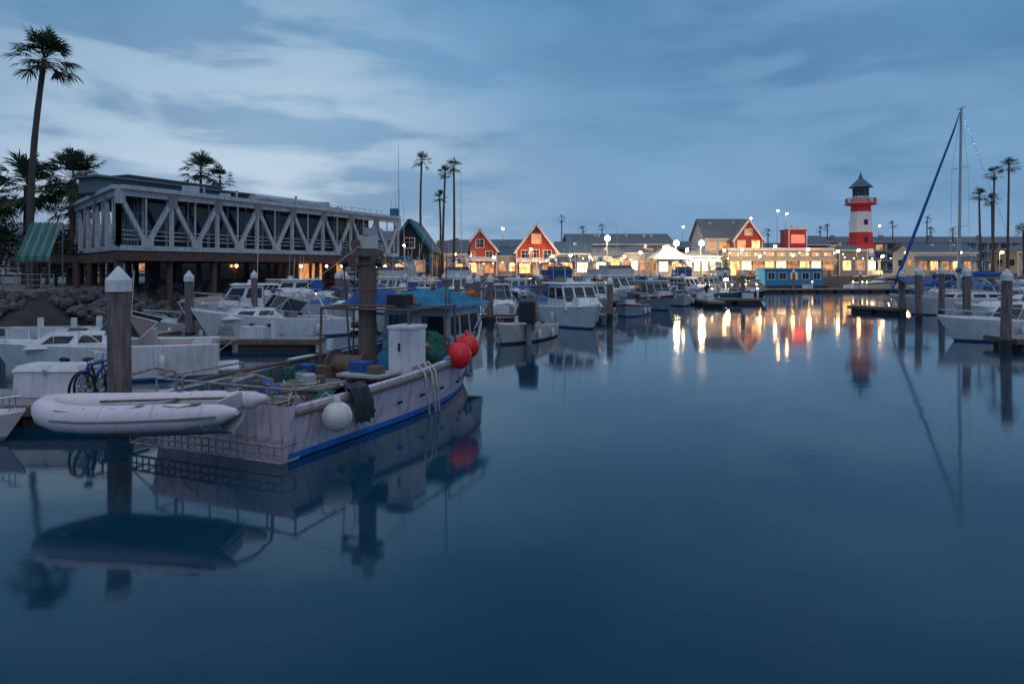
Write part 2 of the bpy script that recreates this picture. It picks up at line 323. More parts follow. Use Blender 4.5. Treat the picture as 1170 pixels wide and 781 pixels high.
# ------------------------------------------------------------------ palms
def palm(x,y,zt,r,z0=2.0,lean=(0,0),tr=.22,nf=42,nl=15,seed=1,bend=.0,name='palm_tree',low=118):
    rr=random.Random(seed); o=Bd(name,(x,y,z0)); H=zt-z0
    pts=[];rs=[]
    for i in range(15):
        t=i/14; pts.append((lean[0]*t+bend*math.sin(t*math.pi),lean[1]*t,H*t)); rs.append(tr*(1.35-.35*min(1,t*5))*(1-.35*t)*(1+.06*(i%2)))
    o.tube('trunk','trunk',pts,rs,9)
    c=Vector(pts[-1]); vs=[];fs=[];v2=[];f2=[]
    for k in range(nf):
        az=rr.uniform(0,6.283); q=(k+.5)/nf; el=rad(80-low*q**1.05+rr.uniform(-9,9)); dry=q>.93
        d=Vector((math.cos(az)*math.cos(el),math.sin(az)*math.cos(el),math.sin(el)))
        side=Vector((-math.sin(az),math.cos(az),0))
        pl=r*rr.uniform(.34,.62); fl=r*rr.uniform(.36,.56)
        if dry: pl*=.5; fl*=.7
        V,F=(v2,f2) if dry else (vs,fs)
        b0=c+d*.1; e=c+d*pl+Vector((0,0,-.06*r*math.cos(el)))
        i0=len(V); wv=side*.035; V+= [b0-wv,b0+wv,e+wv,e-wv]; F.append((i0,i0+1,i0+2,i0+3))
        for j in range(nl):
            an=rad(-70+140*j/(nl-1)+rr.uniform(-4,4)); ll=fl*(.72+.28*math.cos(an))*rr.uniform(.8,1.1)
            ld=(d*math.cos(an)+side*math.sin(an)).normalized(); pw=ld.cross(d.cross(side)).normalized()*(r*.017)
            droop=Vector((0,0,-1))*ll*rr.uniform(.15,.5)
            m_=e+ld*ll*.6+droop*.25; t_=e+ld*ll+droop
            i0=len(V); V+=[e-pw*.4,e+pw*.4,m_+pw,m_-pw,t_]; F+=[(i0,i0+1,i0+2,i0+3),(i0+3,i0+2,i0+4)]
    o.add('crown','frond',vs,fs)
    if v2:o.add('dry_skirt','frond2',v2,f2)
    o.done()
palm(-33.1,47,17.8,2.6,lean=(.9,0),bend=-.4,tr=.25,nf=50,nl=17,seed=3,low=115)
palm(-41.2,58,10.4,3.4,seed=4,nf=70,nl=17,tr=.35,low=135); palm(-37.6,58.5,11.0,3.4,seed=5,nf=70,nl=17,tr=.35,low=135); palm(-45.4,60,7.6,2.8,seed=6,tr=.3,low=130); palm(-39.5,62,9.2,2.9,seed=9,nf=54,tr=.3,low=130); palm(-43.4,57,9.3,3.0,seed=10,nf=54,tr=.3,low=130)
palm(-39.2,86,15.6,3.2,seed=7,nf=44,z0=2); palm(-37.2,87,14.6,2.4,seed=8,nf=36,z0=2)
for i,(x,y,z,r) in enumerate([(-12.4,95,18.2,1.75),(-10.7,100,13.6,1.5),(-9.7,95,16.6,1.5),(-8.1,95,17.4,1.7)]): palm(x,y,z,r,seed=20+i,nf=34,nl=12,lean=(R.uniform(-.5,.5),0),bend=R.uniform(-.3,.3),tr=.19)
for i,(x,y,z,r) in enumerate([(77.4,110,18.4,1.9),(79.8,110,19.7,2.0),(76.9,112,15.2,1.8),(78.9,112,14.4,1.7),(81,108,9,1.9)]): palm(x,y,z,r,seed=30+i,nf=32,nl=11,tr=.2,lean=(R.uniform(-.4,.4),0))
for i,(x,y) in enumerate([(93,206),(97,210),(101,203),(78,208),(124,204),(130,212),(133,206),(116,208),(83,202),(15,206),(28,212),(21,202)]):
    palm(x,y,R.uniform(13,18),2.0,seed=50+i,nf=22,nl=7,tr=.22)
o=Bd('distant_trees'); vs=[];fs=[]
for k in range(150):
    x=R.uniform(-260,330); y=R.uniform(225,260); h=R.uniform(4,8); rr=R.uniform(3,6)
    for j in range(60):
        a=R.uniform(0,6.28);q=R.random()**.4; zz=R.uniform(-1,1)
        p=Vector((x+math.cos(a)*rr*q*math.sqrt(1-zz*zz*.8),y+math.sin(a)*rr*q,2+h*.5+zz*h*.55)); s=R.uniform(.5,1.1)
        n=Vector((R.uniform(-1,1),R.uniform(-1,1),R.uniform(-1,1))).normalized(); t=n.orthogonal().normalized()*s; b=n.cross(t)*.7
        i0=len(vs); vs+=[p-t,p+b,p+t,p-b]; fs.append((i0,i0+1,i0+2,i0+3))
o.add('foliage','leaf',vs,fs); o.done()
def shrub(name,x,y,z0,h,rr,n,seed):
    q=random.Random(seed); o=Bd(name,(x,y,z0)); o.tube('trunk','trunk',[(0,0,0),(.1,0,h*.35),(-.1,.1,h*.6)],[.18,.13,.08])
    for k in range(4): o.tube('trunk','trunk',[(0,0,h*.3),(math.cos(k*1.6)*rr*.5,math.sin(k*1.6)*rr*.5,h*.65)],[.08,.03])
    vs=[];fs=[]; cl=[Vector((q.uniform(-.7,.7)*rr,q.uniform(-.7,.7)*rr,h*q.uniform(.45,.9))) for _ in range(14)]
    for j in range(n):
        c=q.choice(cl); p=c+Vector((q.gauss(0,.28)*rr,q.gauss(0,.28)*rr,q.gauss(0,.13)*h)); s=q.uniform(.08,.2)
        nn=Vector((q.uniform(-1,1),q.uniform(-1,1),q.uniform(-1,1))).normalized(); t=nn.orthogonal().normalized()*s; b=nn.cross(t)*.6
        i0=len(vs); vs+=[p-t,p+b,p+t,p-b]; fs.append((i0,i0+1,i0+2,i0+3))
    o.add('foliage','leaf',vs,fs); o.done()
shrub('tree',-43.5,57,2,5.4,2.6,3000,1); shrub('tree',-41,63,2,5,2.5,2200,2); shrub('tree',-48,60,2,6,2.8,2200,3); shrub('tree',-38.5,56.5,2,3.6,1.8,1500,4); shrub('tree',-35.5,53,2,2.6,1.5,1500,5)
# ------------------------------------------------------------------ truss restaurant
A=Vector((-25.7,44.6)); Bp=Vector((-12.2,73.0)); Cp=Vector((-31,83)); D=Vector((-38.3,59.6))
o=Bd('waterfront_restaurant'); zb,zt=4.6,8.55
def v3(p,z): return Vector((p.x,p.y,z))
def truss(p0,p1,n):
    d=(p1-p0); t=d.normalized(); nn=Vector((t.y,-t.x))
    for z,hh in((zb+.18,.34),(zt-.15,.4)): o.beam('truss','truss',v3(p0,z),v3(p1,z),.3,hh)
    for i in range(n+1):
        p=p0+d*i/n; o.beam('truss','truss',v3(p,zb+.3),v3(p,zt-.3),.24,.24)
        if i<n:
            q=p0+d*(i+1)/n; m_=p0+d*(i+.5)/n; off=nn*.06
            o.beam('truss','truss',v3(p+off,zt-.35),v3(m_+off,zb+.35),.2,.3)
            o.beam('truss','truss',v3(m_+off,zb+.35),v3(q+off,zt-.35),.2,.3)
            o.beam('truss','truss',v3(m_,zb+.3),v3(m_,zt-.3),.1,.1)
            for pp in(p,q): o.box('gussets','truss',v3(pp+nn*.17,zt-.5),(.7,.05,.8),math.atan2(t.y,t.x))
            o.box('gussets','truss',v3(m_+nn*.17,zb+.5),(.9,.05,.6),math.atan2(t.y,t.x))
    for z in(zb+.75,zb+1.05,zb+1.35): o.beam('handrail','white',v3(p0-nn*.3,z),v3(p1-nn*.3,z),.05,.05)
    o.beam('fascia','brown',v3(p0-nn*.1,zb-.35),v3(p1-nn*.1,zb-.35),.3,.65)
    o.beam('roof_edge','truss',v3(p0+nn*.15,zt+.2),v3(p1+nn*.15,zt+.2),.5,.28)
truss(A,Bp,8); truss(D,A,5)
def inset(k):
    c=(A+Bp+Cp+D)/4; return [p+(c-p).normalized()*k for p in(A,Bp,Cp,D)]
def prism(part,m,poly,z0,z1):
    k=len(poly); vs=[v3(p,z0) for p in poly]+[v3(p,z1) for p in poly]
    o.add(part,m,vs,[tuple(range(k)),tuple(range(k,2*k))]+[(i,(i+1)%k,k+(i+1)%k,k+i) for i in range(k)])
prism('floor','brown',inset(.5),zb-.3,zb); prism('roof','roofg',inset(.3),zt+.04,zt+.3)
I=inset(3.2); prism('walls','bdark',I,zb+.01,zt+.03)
for p0,p1,n in((I[0],I[1],14),(I[3],I[0],9)):
    d=p1-p0;t=d.normalized();nn=Vector((t.y,-t.x))
    for i in range(n):
        q=[v3(p0+d*(i+.06)/n,zb+.7),v3(p0+d*(i+.94)/n,zb+.7),v3(p0+d*(i+.94)/n,zt-.5),v3(p0+d*(i+.06)/n,zt-.5)]
        o.panel('windows','glass',q,0,1,0,1,v3((A+Cp)/2,6),.04)
        if R.random()<.4: o.panel('blinds','canvas_tan',q,.1,.9,R.uniform(.5,.8),1,v3((A+Cp)/2,6),.06)
        o.beam('mullions','truss',v3(p0+d*i/n+nn*.05,zb),v3(p0+d*i/n+nn*.05,zt),.12,.12)
for i in range(9):
    p=A+(Bp-A)*(i+.1)/8.2; n_=Vector((-.903,.43))
    for k in(0.6,5,9.5): 
        q=p+n_*k; o.cyl('pillars','brown',v3(q,-.6 if k<4 else 1),v3(q,zb-.3),.22,n=10)
    o.beam('joists','brown',v3(p+n_*.2,zb-.55),v3(p+n_*12,zb-.55),.25,.5)
for i in range(6):
    p=D+(A-D)*i/6+Vector((.3,.7)); o.cyl('pillars','brown',v3(p,1.5),v3(p,zb-.3),.2,n=10)
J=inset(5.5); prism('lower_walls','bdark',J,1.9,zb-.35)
p0,p1=J[0],J[1]
for i in range(12):
    d=p1-p0; q=[v3(p0+d*(i+.1)/12,2.3),v3(p0+d*(i+.85)/12,2.3),v3(p0+d*(i+.85)/12,3.9),v3(p0+d*(i+.1)/12,3.9)]
    o.panel('lower_windows','litdim' if i in(8,9,11) else 'glass',q,0,1,0,1,v3((A+Cp)/2,3),.04)
fd=(Bp-A).normalized(); inn=Vector((-fd.y,fd.x))
U0=A+inn*5+fd*2
def U(a,b): return U0+fd*a+inn*b
prism('upper_storey','bwall',[U(0,0),U(19,0),U(19,8),U(9,8),U(0,2.3)],zt+.3,9.9); prism('upper_roof','roofg',[U(-.3,-.3),U(19.4,-.4),U(19.4,8.4),U(9,8.4),U(-.3,2.6)],9.9,10.05)
prism('upper_block','bwall',[U(4,2.5),U(13,2.5),U(13,7.5),U(9,7.5),U(4,4.5)],10.05,10.6); prism('upper_roof','roofg',[U(3.8,2.3),U(13.2,2.3),U(13.2,7.7),U(9,7.7),U(3.8,4.7)],10.6,10.7)
for i in range(9): o.panel('upper_vents','duct' if i%3 else 'glass',[v3(U(1+i*2,0),9.0),v3(U(2.4+i*2,0),9.0),v3(U(2.4+i*2,0),9.6),v3(U(1+i*2,0),9.6)],0,1,0,1,v3(U(5,5),9),.05)
for a,b,l in((12,-2.2,5),(17,-2,3.4),(20,1.5,3)):
    o.cyl('roof_ducts','duct',v3(U(a,b),9.4),v3(U(a+l,b),9.4),.42,n=14); o.cyl('roof_ducts','duct',v3(U(a,b),8.8),v3(U(a,b),9.5),.38,n=12)
for a,b,s_ in((6,-2,1),(22,-1,1.2),(24.5,0,.8),(26.5,1,1.1),(9,-2.3,.7),(14.5,-3.6,.7)):
    o.box('roof_units','duct',v3(U(a,b),zt+.3+s_*.45),(s_*1.2,s_*1.2,s_*.9),.4); o.cyl('roof_vents','duct',v3(U(a+1.2,b),zt+.3),v3(U(a+1.2,b),zt+1.3),.1,n=8)
for i in range(14): o.cyl('roof_rail','truss',v3(A+fd*(17+i*1)+inn*1,zt+.3),v3(A+fd*(17+i*1)+inn*1,zt+.85),.03,n=5)
o.beam('roof_rail','truss',v3(A+fd*17+inn*1,zt+.85),v3(A+fd*30+inn*1,zt+.85),.04,.04)
for k,(a,b) in enumerate(((19,2),(22,1.6),(24.5,1.8),(27.5,1.6),(29.5,1.4),(30.8,1.2),(12,2.5))):
    p=A+fd*a+inn*b; o.cyl('ceiling_lamps','pole',v3(p,zb-.32),v3(p,zb-.9),.05,n=6); o.sph('ceiling_lamps','bulbs',v3(p,zb-1.0),.12,8)
    if k in(1,4): o.light(tuple(v3(p,zb-1.3)),22,(1,.45,.16),.15)
o.done()
o=Bd('radio_antenna',(-14.3,86,2)); o.cyl('mast','pole',(0,0,0),(0,0,17),.05,.02,6); o.box('blue_tank','canvas_teal',(-.5,0,8.2),(1,.9,1.3)); o.beam('arm','pole',(-1,0,7.4),(.8,0,7.4),.08,.08)
for i in range(3): o.cyl('whips','pole',(-.9+i*.5,.1,7.4),(-.9+i*.5,.1,10+i*.7),.025,.015,5)
o.cyl('support','pole',(-.5,0,0),(-.5,0,7.5),.12,n=8); o.done()
o=Bd('striped_awning',(-31.3,45.2,2)); 
for i in range(8):
    x=-1.05+i*.27; mm='green' if i%2==0 else 'greenw'
    o.slab('canopy',mm,[(x,-.6,2.2),(x+.27,-.6,2.2),(x+.22,.7,4.5),(x+.02,.7,4.5)],.03); o.box('valance',mm,(x+.135,-.62,2.05),(.265,.03,.3))
for x in(-1,1.05):
    o.cyl('posts','pole',(x,-.55,0),(x,-.55,2.2),.04,n=6); o.cyl('posts','pole',(x,.75,0),(x,.75,4.5),.04,n=6)
o.done()
o=Bd('promenade_railing')
for i in range(40):
    x=-60+i*.8; o.cyl('posts','railp',(x,42.9,2),(x,42.9,3.05),.035,n=6)
for z in(2.35,2.7,3.05): o.tube('rails','railp',[(-60,42.9,z),(-28.8,42.9,z)],.025,5)
o.done()
def lamp(x,y,h,power,col=(1,.6,.28),white=False,z0=2,arm=0.6,r=.2,name='street_lamp'):
    o=Bd(name,(x,y,z0)); o.cyl('pole','pole',(0,0,0),(0,0,h),.07,.045,8); o.cyl('base','pole',(0,0,0),(0,0,.4),.14,.1,8)
    o.tube('arm','pole',[(0,0,h-.1),(0,-arm*.5,h+.12),(0,-arm,h+.1)],.035,6); o.cyl('shade','pole',(0,-arm,h+.16+r*.4),(0,-arm,h+r*.3),.06,r+.04,10)
    o.sph('globe','bulbw' if white else 'bulb',(0,-arm,h-.05),r,10)
    if power>0:o.light((0,-arm-.35-r,h-.5),power,col,.2)
    o.done()
for x,y,h in((15.8,113.6,6.3),(27.2,113.6,5.5),(31.4,113.7,5.5)): lamp(x,y,h,1100,(1,.72,.4),True,r=.45)
for x,h,p in((3.2,4.6,350),(-7.5,4,250),(-3,3.2,0),(6.8,3.4,0),(9.8,3.5,350),(13,3.2,0),(18.8,3.3,0),(21.5,4,0),(35.5,4.4,0),(38.5,4.5,450),(41.5,3.4,0),(44,5,0),(47,3.6,0),(49.5,4.5,500),(54.5,4.2,0),(58,4.4,0),(62,3.4,0),(66,4,300),(75,4,0),(82,4,350),(90,5,0)): lamp(x,114.8,h,p,r=.22)
lamp(-15.9,78,3.2,60,r=.13); lamp(-13.2,84,4.2,0,r=.14); lamp(-8.2,98,3.4,120,r=.2); lamp(-10.8,92,2.8,0,r=.14)
for x,y,h in((66,170,15.5),(69,172,15),(61,175,14),(102,190,13),(-2,150,10),(40,160,11)): lamp(x,y,h,0,(1,.85,.7),False,r=.24)
# ------------------------------------------------------------------ houses
def window(o,x,z,w_,h_,g='glass',y=0,t='white'):
    o.box('windows',g,(x,y-.02,z),(w_,.06,h_))
    for dx in(-w_/2-.06,w_/2+.06): o.box('window_frames',t,(x+dx,y-.06,z),(.12,.12,h_+.24))
    for dz in(-h_/2-.06,h_/2+.06): o.box('window_frames',t,(x,y-.055,z+dz),(w_,.12,.12))
    if w_>.7: o.box('window_frames',t,(x,y-.052,z),(.05,.05,h_))
    if h_>1: o.box('window_frames',t,(x,y-.05,z+.1),(w_,.045,.05))
def house(name,x,y,w_,d,h,rh,kind,wall,roof,trim='white',wins=(),z0=2.0,a=0,ov=.45,door=None,extras=None,gcol=None):
    o=Bd(name,(x,y,z0),a); W=w_/2
    o.box('walls',wall,(0,d/2,h/2),(w_,d,h))
    for sx in(-W,W): o.box('corner_trim',trim,(sx,-.02,h/2),(.2,.1,h))
    for i in range(max(1,int(d/3))):
        for sx in(-1,1): o.box('side_windows','litdim' if R.random()<.3 else 'glass',(sx*(W+.01),1.5+i*3,h*.55),(.06,1.1,1.1))
    if kind=='gf':
        o.add('gable',gcol or wall,[(-W,0,h),(W,0,h),(0,0,h+rh),(-W,d,h),(W,d,h),(0,d,h+rh)],[(0,1,2),(3,5,4)])
        k=ov/W; zz=h-rh*k
        for sx in(-1,1):
            o.slab('roof',roof,[(sx*(W+ov),-ov,zz),(0,-ov,h+rh),(0,d+ov,h+rh),(sx*(W+ov),d+ov,zz)],.2)
            o.beam('bargeboard',trim,(sx*(W+ov),-ov-.04,zz+.02),(0,-ov-.04,h+rh+.02),.08,.35)
    elif kind=='gs':
        o.add('gable',wall,[(-W,0,h),(-W,d,h),(-W,d/2,h+rh),(W,0,h),(W,d,h),(W,d/2,h+rh)],[(0,1,2),(3,5,4)])
        zz=h-rh*ov/(d/2)
        o.slab('roof',roof,[(-W-ov,-ov,zz),(W+ov,-ov,zz),(W+ov,d/2,h+rh),(-W-ov,d/2,h+rh)],.18)
        o.slab('roof',roof,[(-W-ov,d+ov,zz),(W+ov,d+ov,zz),(W+ov,d/2,h+rh),(-W-ov,d/2,h+rh)],.18)
        o.beam('fascia',trim,(-W-ov,-ov-.04,zz+.02),(W+ov,-ov-.04,zz+.02),.08,.25)
    elif kind=='hip':
        r=max(0,(w_-d)/2); e=ov
        o.add('roof',roof,[(-W-e,-e,h),(W+e,-e,h),(W+e,d+e,h),(-W-e,d+e,h),(-r,d/2,h+rh),(r+.01,d/2,h+rh)],[(0,1,5,4),(1,2,5),(2,3,4,5),(3,0,4),(3,2,1,0)])
        o.box('fascia',trim,(0,-e,h-.1),(w_+2*e,.08,.22))
    else:
        o.box('roof',roof,(0,d/2,h+.1),(w_+.3,d+.3,.22)); o.box('parapet',trim,(0,-.1,h+.35),(w_+.36,.16,.5))
    for q in wins: window(o,*q)
    if door is not None:
        o.box('door','bdark' if door[1]=='d' else door[1],(door[0],-.02,1.05),(1.0,.08,2.1)); o.box('door_frame',trim,(door[0],-.05,2.16),(1.3,.12,.12))
        for dx in(-.58,.58): o.box('door_frame',trim,(door[0]+dx,-.05,1.05),(.12,.12,2.1))
    if kind in('gs','hip') and w_>4.5:
        for k in range(int(w_/4)): o.box('roof_vents','duct',(R.uniform(-W*.7,W*.7),d*.35,h+rh*.75),(.5,.5,.8))
    if extras: extras(o)
    o.done()
def porch(w_,z,mm='shing',dpt=2):
    def f(o):
        o.slab('porch_roof',mm,[(-w_/2,-dpt,z-.4),(w_/2,-dpt,z-.4),(w_/2,-.05,z+.3),(-w_/2,-.05,z+.3)],.12)
        n=max(2,int(w_/2.5))
        for i in range(n+1): o.cyl('porch_posts','white',(-w_/2+.1+i*(w_-.2)/n,-dpt+.1,0),(-w_/2+.1+i*(w_-.2)/n,-dpt+.1,z-.4),.07,n=8)
        o.box('porch_rail','white',(0,-dpt+.1,1),(w_,.06,.08)); o.box('porch_rail','white',(0,-dpt+.1,.5),(w_,.05,.06))
    return f
house('red_gabled_shop',-5.6,119,5.8,8,4.6,3.5,'gf','red','shing',wins=[(-1.6,3.6,1.1,1.2),(1.6,3.6,1.1,1.2),(0,5.6,1.3,1.3),(-1.5,1.4,1.8,1.6,'lit'),(1.6,1.4,1.4,1.6,'litdim')],door=(0,'white'),extras=porch(6.2,2.9,'white'))
house('red_gabled_shop',4.2,118,6.8,9,4.4,4.5,'gf','red','shing',wins=[(0,6.4,1.5,1.5,'litdim'),(-1.9,3.7,1.3,1.3),(1.9,3.7,1.3,1.3),(-2.0,1.3,1.8,1.6,'lit'),(2.0,1.3,1.8,1.6,'litdim'),(0,3.8,.9,1.3)],door=(0,'white'),extras=porch(7,2.7,'white'))
house('boat_rental_shop',-.9,120,3.4,6,3.6,1.2,'gs','whitewall','shingb',wins=[(-.8,1.5,1.2,1.4,'litdim'),(.9,1.5,1,1.4,'lit')])
house('blue_gabled_shop',-13.2,88,5.2,10,4.0,3.6,'gf','bdark','shingb',trim='canvas_teal',wins=[(-1.2,1.6,1.4,1.4,'lit'),(1.2,1.6,1.4,1.4,'litdim'),(0,4.6,1.2,1.2)],door=(0,'white'))
house('fish_market',-9.0,101,4.0,7,3.6,1.8,'gs','whitewall','shing',wins=[(-1.2,1.6,1.2,1.4,'litdim'),(1.0,1.6,1.4,1.4,'lit')])
house('grey_gabled_shop',11.0,120,5.8,8,4.0,2.0,'gs','hotel','shingb',wins=[(-1.4,1.5,1.8,1.6,'lit'),(1.4,1.5,1.8,1.6,'litw'),(0,3.3,1.2,.8)],extras=porch(6,2.8,'shingb'))
house('corner_cafe',16.6,118,4.6,7,3.4,1.4,'gs','cream','shing',wins=[(-1.2,1.6,1.6,1.5,'litw'),(1.1,1.6,1.6,1.5,'lit')],extras=porch(4.8,2.7,'cream'))
house('grey_warehouse',22,138,21,14,6.2,2.2,'gs','hotel','shing',wins=[(-8+i*2.3,4.6,1.3,1.2,'litdim' if i%3==0 else 'glass') for i in range(8)])
house('white_restaurant',22.3,121,6.4,8,4.0,1.6,'hip','whitewall','shing',wins=[(-2+i*1.4,1.8,1.1,1.6,'litdim' if i!=1 else 'litw') for i in range(4)])
house('white_pavilion',26.6,114.6,4.6,4.4,3.0,2.3,'hip','cream','whitewall',wins=[(-1.2,1.6,1.4,1.6,'litw'),(1.0,1.6,1.4,1.6,'lit')],ov=.7)
house('snack_bar',32.2,116.5,6.2,6,3.4,1.4,'hip','whitewall','shing',wins=[(-2+i*1.35,1.7,1.0,1.7,'litw') for i in range(4)],extras=porch(6.4,2.7,'whitewall',1.6))
house('seafood_restaurant',40.0,126,8.5,10,7.0,3.6,'gs','whitewall','shing',wins=[(-3+i*2,5.4,1.3,1.2,'litdim') for i in range(4)])
house('red_gabled_restaurant',42.6,123,5.0,8,6.6,3.4,'gf','red','shing',wins=[(-1.3,5.6,1.3,1.3,'litdim'),(1.3,5.6,1.3,1.3,'lit'),(0,7.8,1.2,1.0,'litdim')])
def shopfront(o):
    o.slab('awning','cream',[(-9.4,-1.6,2.5),(9.4,-1.6,2.5),(9.4,-.05,3.2),(-9.4,-.05,3.2)],.08)
    for i in range(16): o.box('shelf_goods','canvas_tan' if i%4 else 'lit',(-8.6+i*1.15,-.6,.6),(.7,.4,R.uniform(.5,1.2)))  # every fourth goods box has window glow put into its colour, no lamp
house('arcade_shops',47.5,120.5,18.5,8,4.3,0,'flat','cream','roofg',wins=[(-8.2+i*2.05,1.9,1.6,1.7,('lit','litw','litdim')[i%3]) for i in range(9)]+[(-8.2+i*2.05,3.75,1.2,.5,'litdim') for i in range(9)],extras=shopfront)
house('red_sign_kiosk',51.9,124,3.2,4,8.2,0,'flat','redp','roofg',wins=[(0,6.6,2.2,1.3,'neon')])
house('harbour_office',56.5,128,5.5,8,5.8,1.6,'gs','red','shing',wins=[(-1.6,4.2,1.2,1,'litdim'),(1.4,4.2,1.2,1,'lit'),(0,1.8,3.4,1.6,'litw')])
house('grey_shop',61,122,5,7,4.6,1.3,'hip','hotel','shing',wins=[(-1.2,1.8,1.4,1.6,'lit'),(1.2,1.8,1.4,1.6,'litdim')])
house('white_shop',78,123,11,7,4.2,1.5,'gs','whitewall','shingb',wins=[(-4+i*2,1.8,1.3,1.5,'lit' if i%2 else 'litdim') for i in range(5)],extras=porch(11,3,'shingb'))
house('marina_office',94,120,10,7,4.2,1.6,'hip','cream','shing',wins=[(-3.6+i*2.4,1.8,1.4,1.5,'litdim' if i%2 else 'glass') for i in range(4)])
def hotel(x,y,w_,h,d=16,a=0,nr=3,name='hotel_building'):
    o=Bd(name,(x,y,2),a); o.box('walls','hotel',(0,d/2,h/2),(w_,d,h)); 
    o.slab('roof','shing',[(-w_/2-.6,-.6,h),(w_/2+.6,-.6,h),(w_/2-1,d/2,h+2.2),(-w_/2+1,d/2,h+2.2)],.2); o.slab('roof','shing',[(-w_/2-.6,d+.6,h),(w_/2+.6,d+.6,h),(w_/2-1,d/2,h+2.2),(-w_/2+1,d/2,h+2.2)],.2)
    n=int(w_/3.4)
    for i in range(max(2,n//4)): o.box('roof_vents','hotel',(-w_/2+3+i*(w_-6)/max(1,n//4),d*.25,h+1.8),(1.0,1.0,1.6))
    for r in range(nr):
        z=1.7+r*(h/nr); o.box('balconies','whitewall',(0,-.5,z-1.2),(w_,1,.15)); o.box('balcony_rail','whitewall',(0,-.98,z-.4),(w_,.05,.06))
        for i in range(n):
            xx=-w_/2+1.7+i*3.4; rr=R.random(); o.box('windows','lit' if rr<.06 else 'litdim' if rr<.18 else 'glass',(xx,-.02,z),(1.9,.08,1.7)); o.box('dividers','whitewall',(xx+1.7,-.4,z),(.15,.8,2.2))
    o.done()
hotel(128,205,66,8.6); hotel(78,215,28,7); hotel(38,180,44,6.2,a=0); hotel(-4,168,26,6.2); hotel(190,190,50,9,a=12)
hotel(-34,130,22,6.4,nr=2); hotel(-70,110,40,6.5,a=-20,nr=2)
# ------------------------------------------------------------------ lighthouse
o=Bd('lighthouse',(71.5,140,2))
def lr(z): return 2.75-(z/15)*.85
for z0,z1,mm in [(0,2.6,'lhw'),(2.6,5.2,'lhw'),(5.2,8.6,'redp'),(8.6,12.8,'lhw'),(12.8,14.2,'redp')]: o.cyl('tower_'+mm,mm,(0,0,z0),(0,0,z1),lr(z0),lr(z1),8,False)
o.cyl('base','cream',(0,0,0),(0,0,.8),4.2,4.0,8,False); o.cyl('base_roof','shing',(0,0,3.0),(0,0,3.6),4.0,2.7,8,False)
for i in range(8):
    t=math.pi/4*i; o.cyl('base_posts','white',(3.7*math.cos(t),3.7*math.sin(t),.8),(3.7*math.cos(t),3.7*math.sin(t),3),.12,n=6)
    t+=.39; o.box('base_windows','litw',(2.62*math.cos(t),2.62*math.sin(t),1.9),(.06,1.1,1.6),t)
for z in(4.4,7,10.6): o.box('windows','glass',(0,-lr(z)*.95,z),(.7,.3,1.0))
o.cyl('gallery','redp',(0,0,14.2),(0,0,14.5),2.9,3.0,12,False)
for i in range(12):
    t=math.pi/6*i; o.cyl('gallery_posts','redp',(2.85*math.cos(t),2.85*math.sin(t),14.5),(2.85*math.cos(t),2.85*math.sin(t),15.5),.07,n=5)
for z in(14.9,15.2,15.5): o.tube('gallery_rail','redp',[(2.85*math.cos(math.pi/6*i),2.85*math.sin(math.pi/6*i),z) for i in range(12)],.07,5,True)
o.cyl('lantern_room','lhw',(0,0,14.5),(0,0,16.0),1.55,1.5,8,False); o.cyl('lantern_glass','glass',(0,0,16.0),(0,0,17.8),1.45,1.45,8,False)
for i in range(8):
    t=math.pi/4*i; o.cyl('lantern_frame','shingb',(1.5*math.cos(t),1.5*math.sin(t),15.9),(1.5*math.cos(t),1.5*math.sin(t),17.9),.1,n=5)
o.cyl('roof','shingb',(0,0,17.8),(0,0,19.6),2.4,.5,8,False); o.cyl('roof','shingb',(0,0,19.6),(0,0,20.3),.45,.3,8); o.cyl('finial','shingb',(0,0,20.3),(0,0,21.1),.2,.04,6)
for x,y in((-3.5,-4.5),(3.5,-4.5)): o.light((x,y,1.2),800,(1,.68,.36),.3)
o.done()
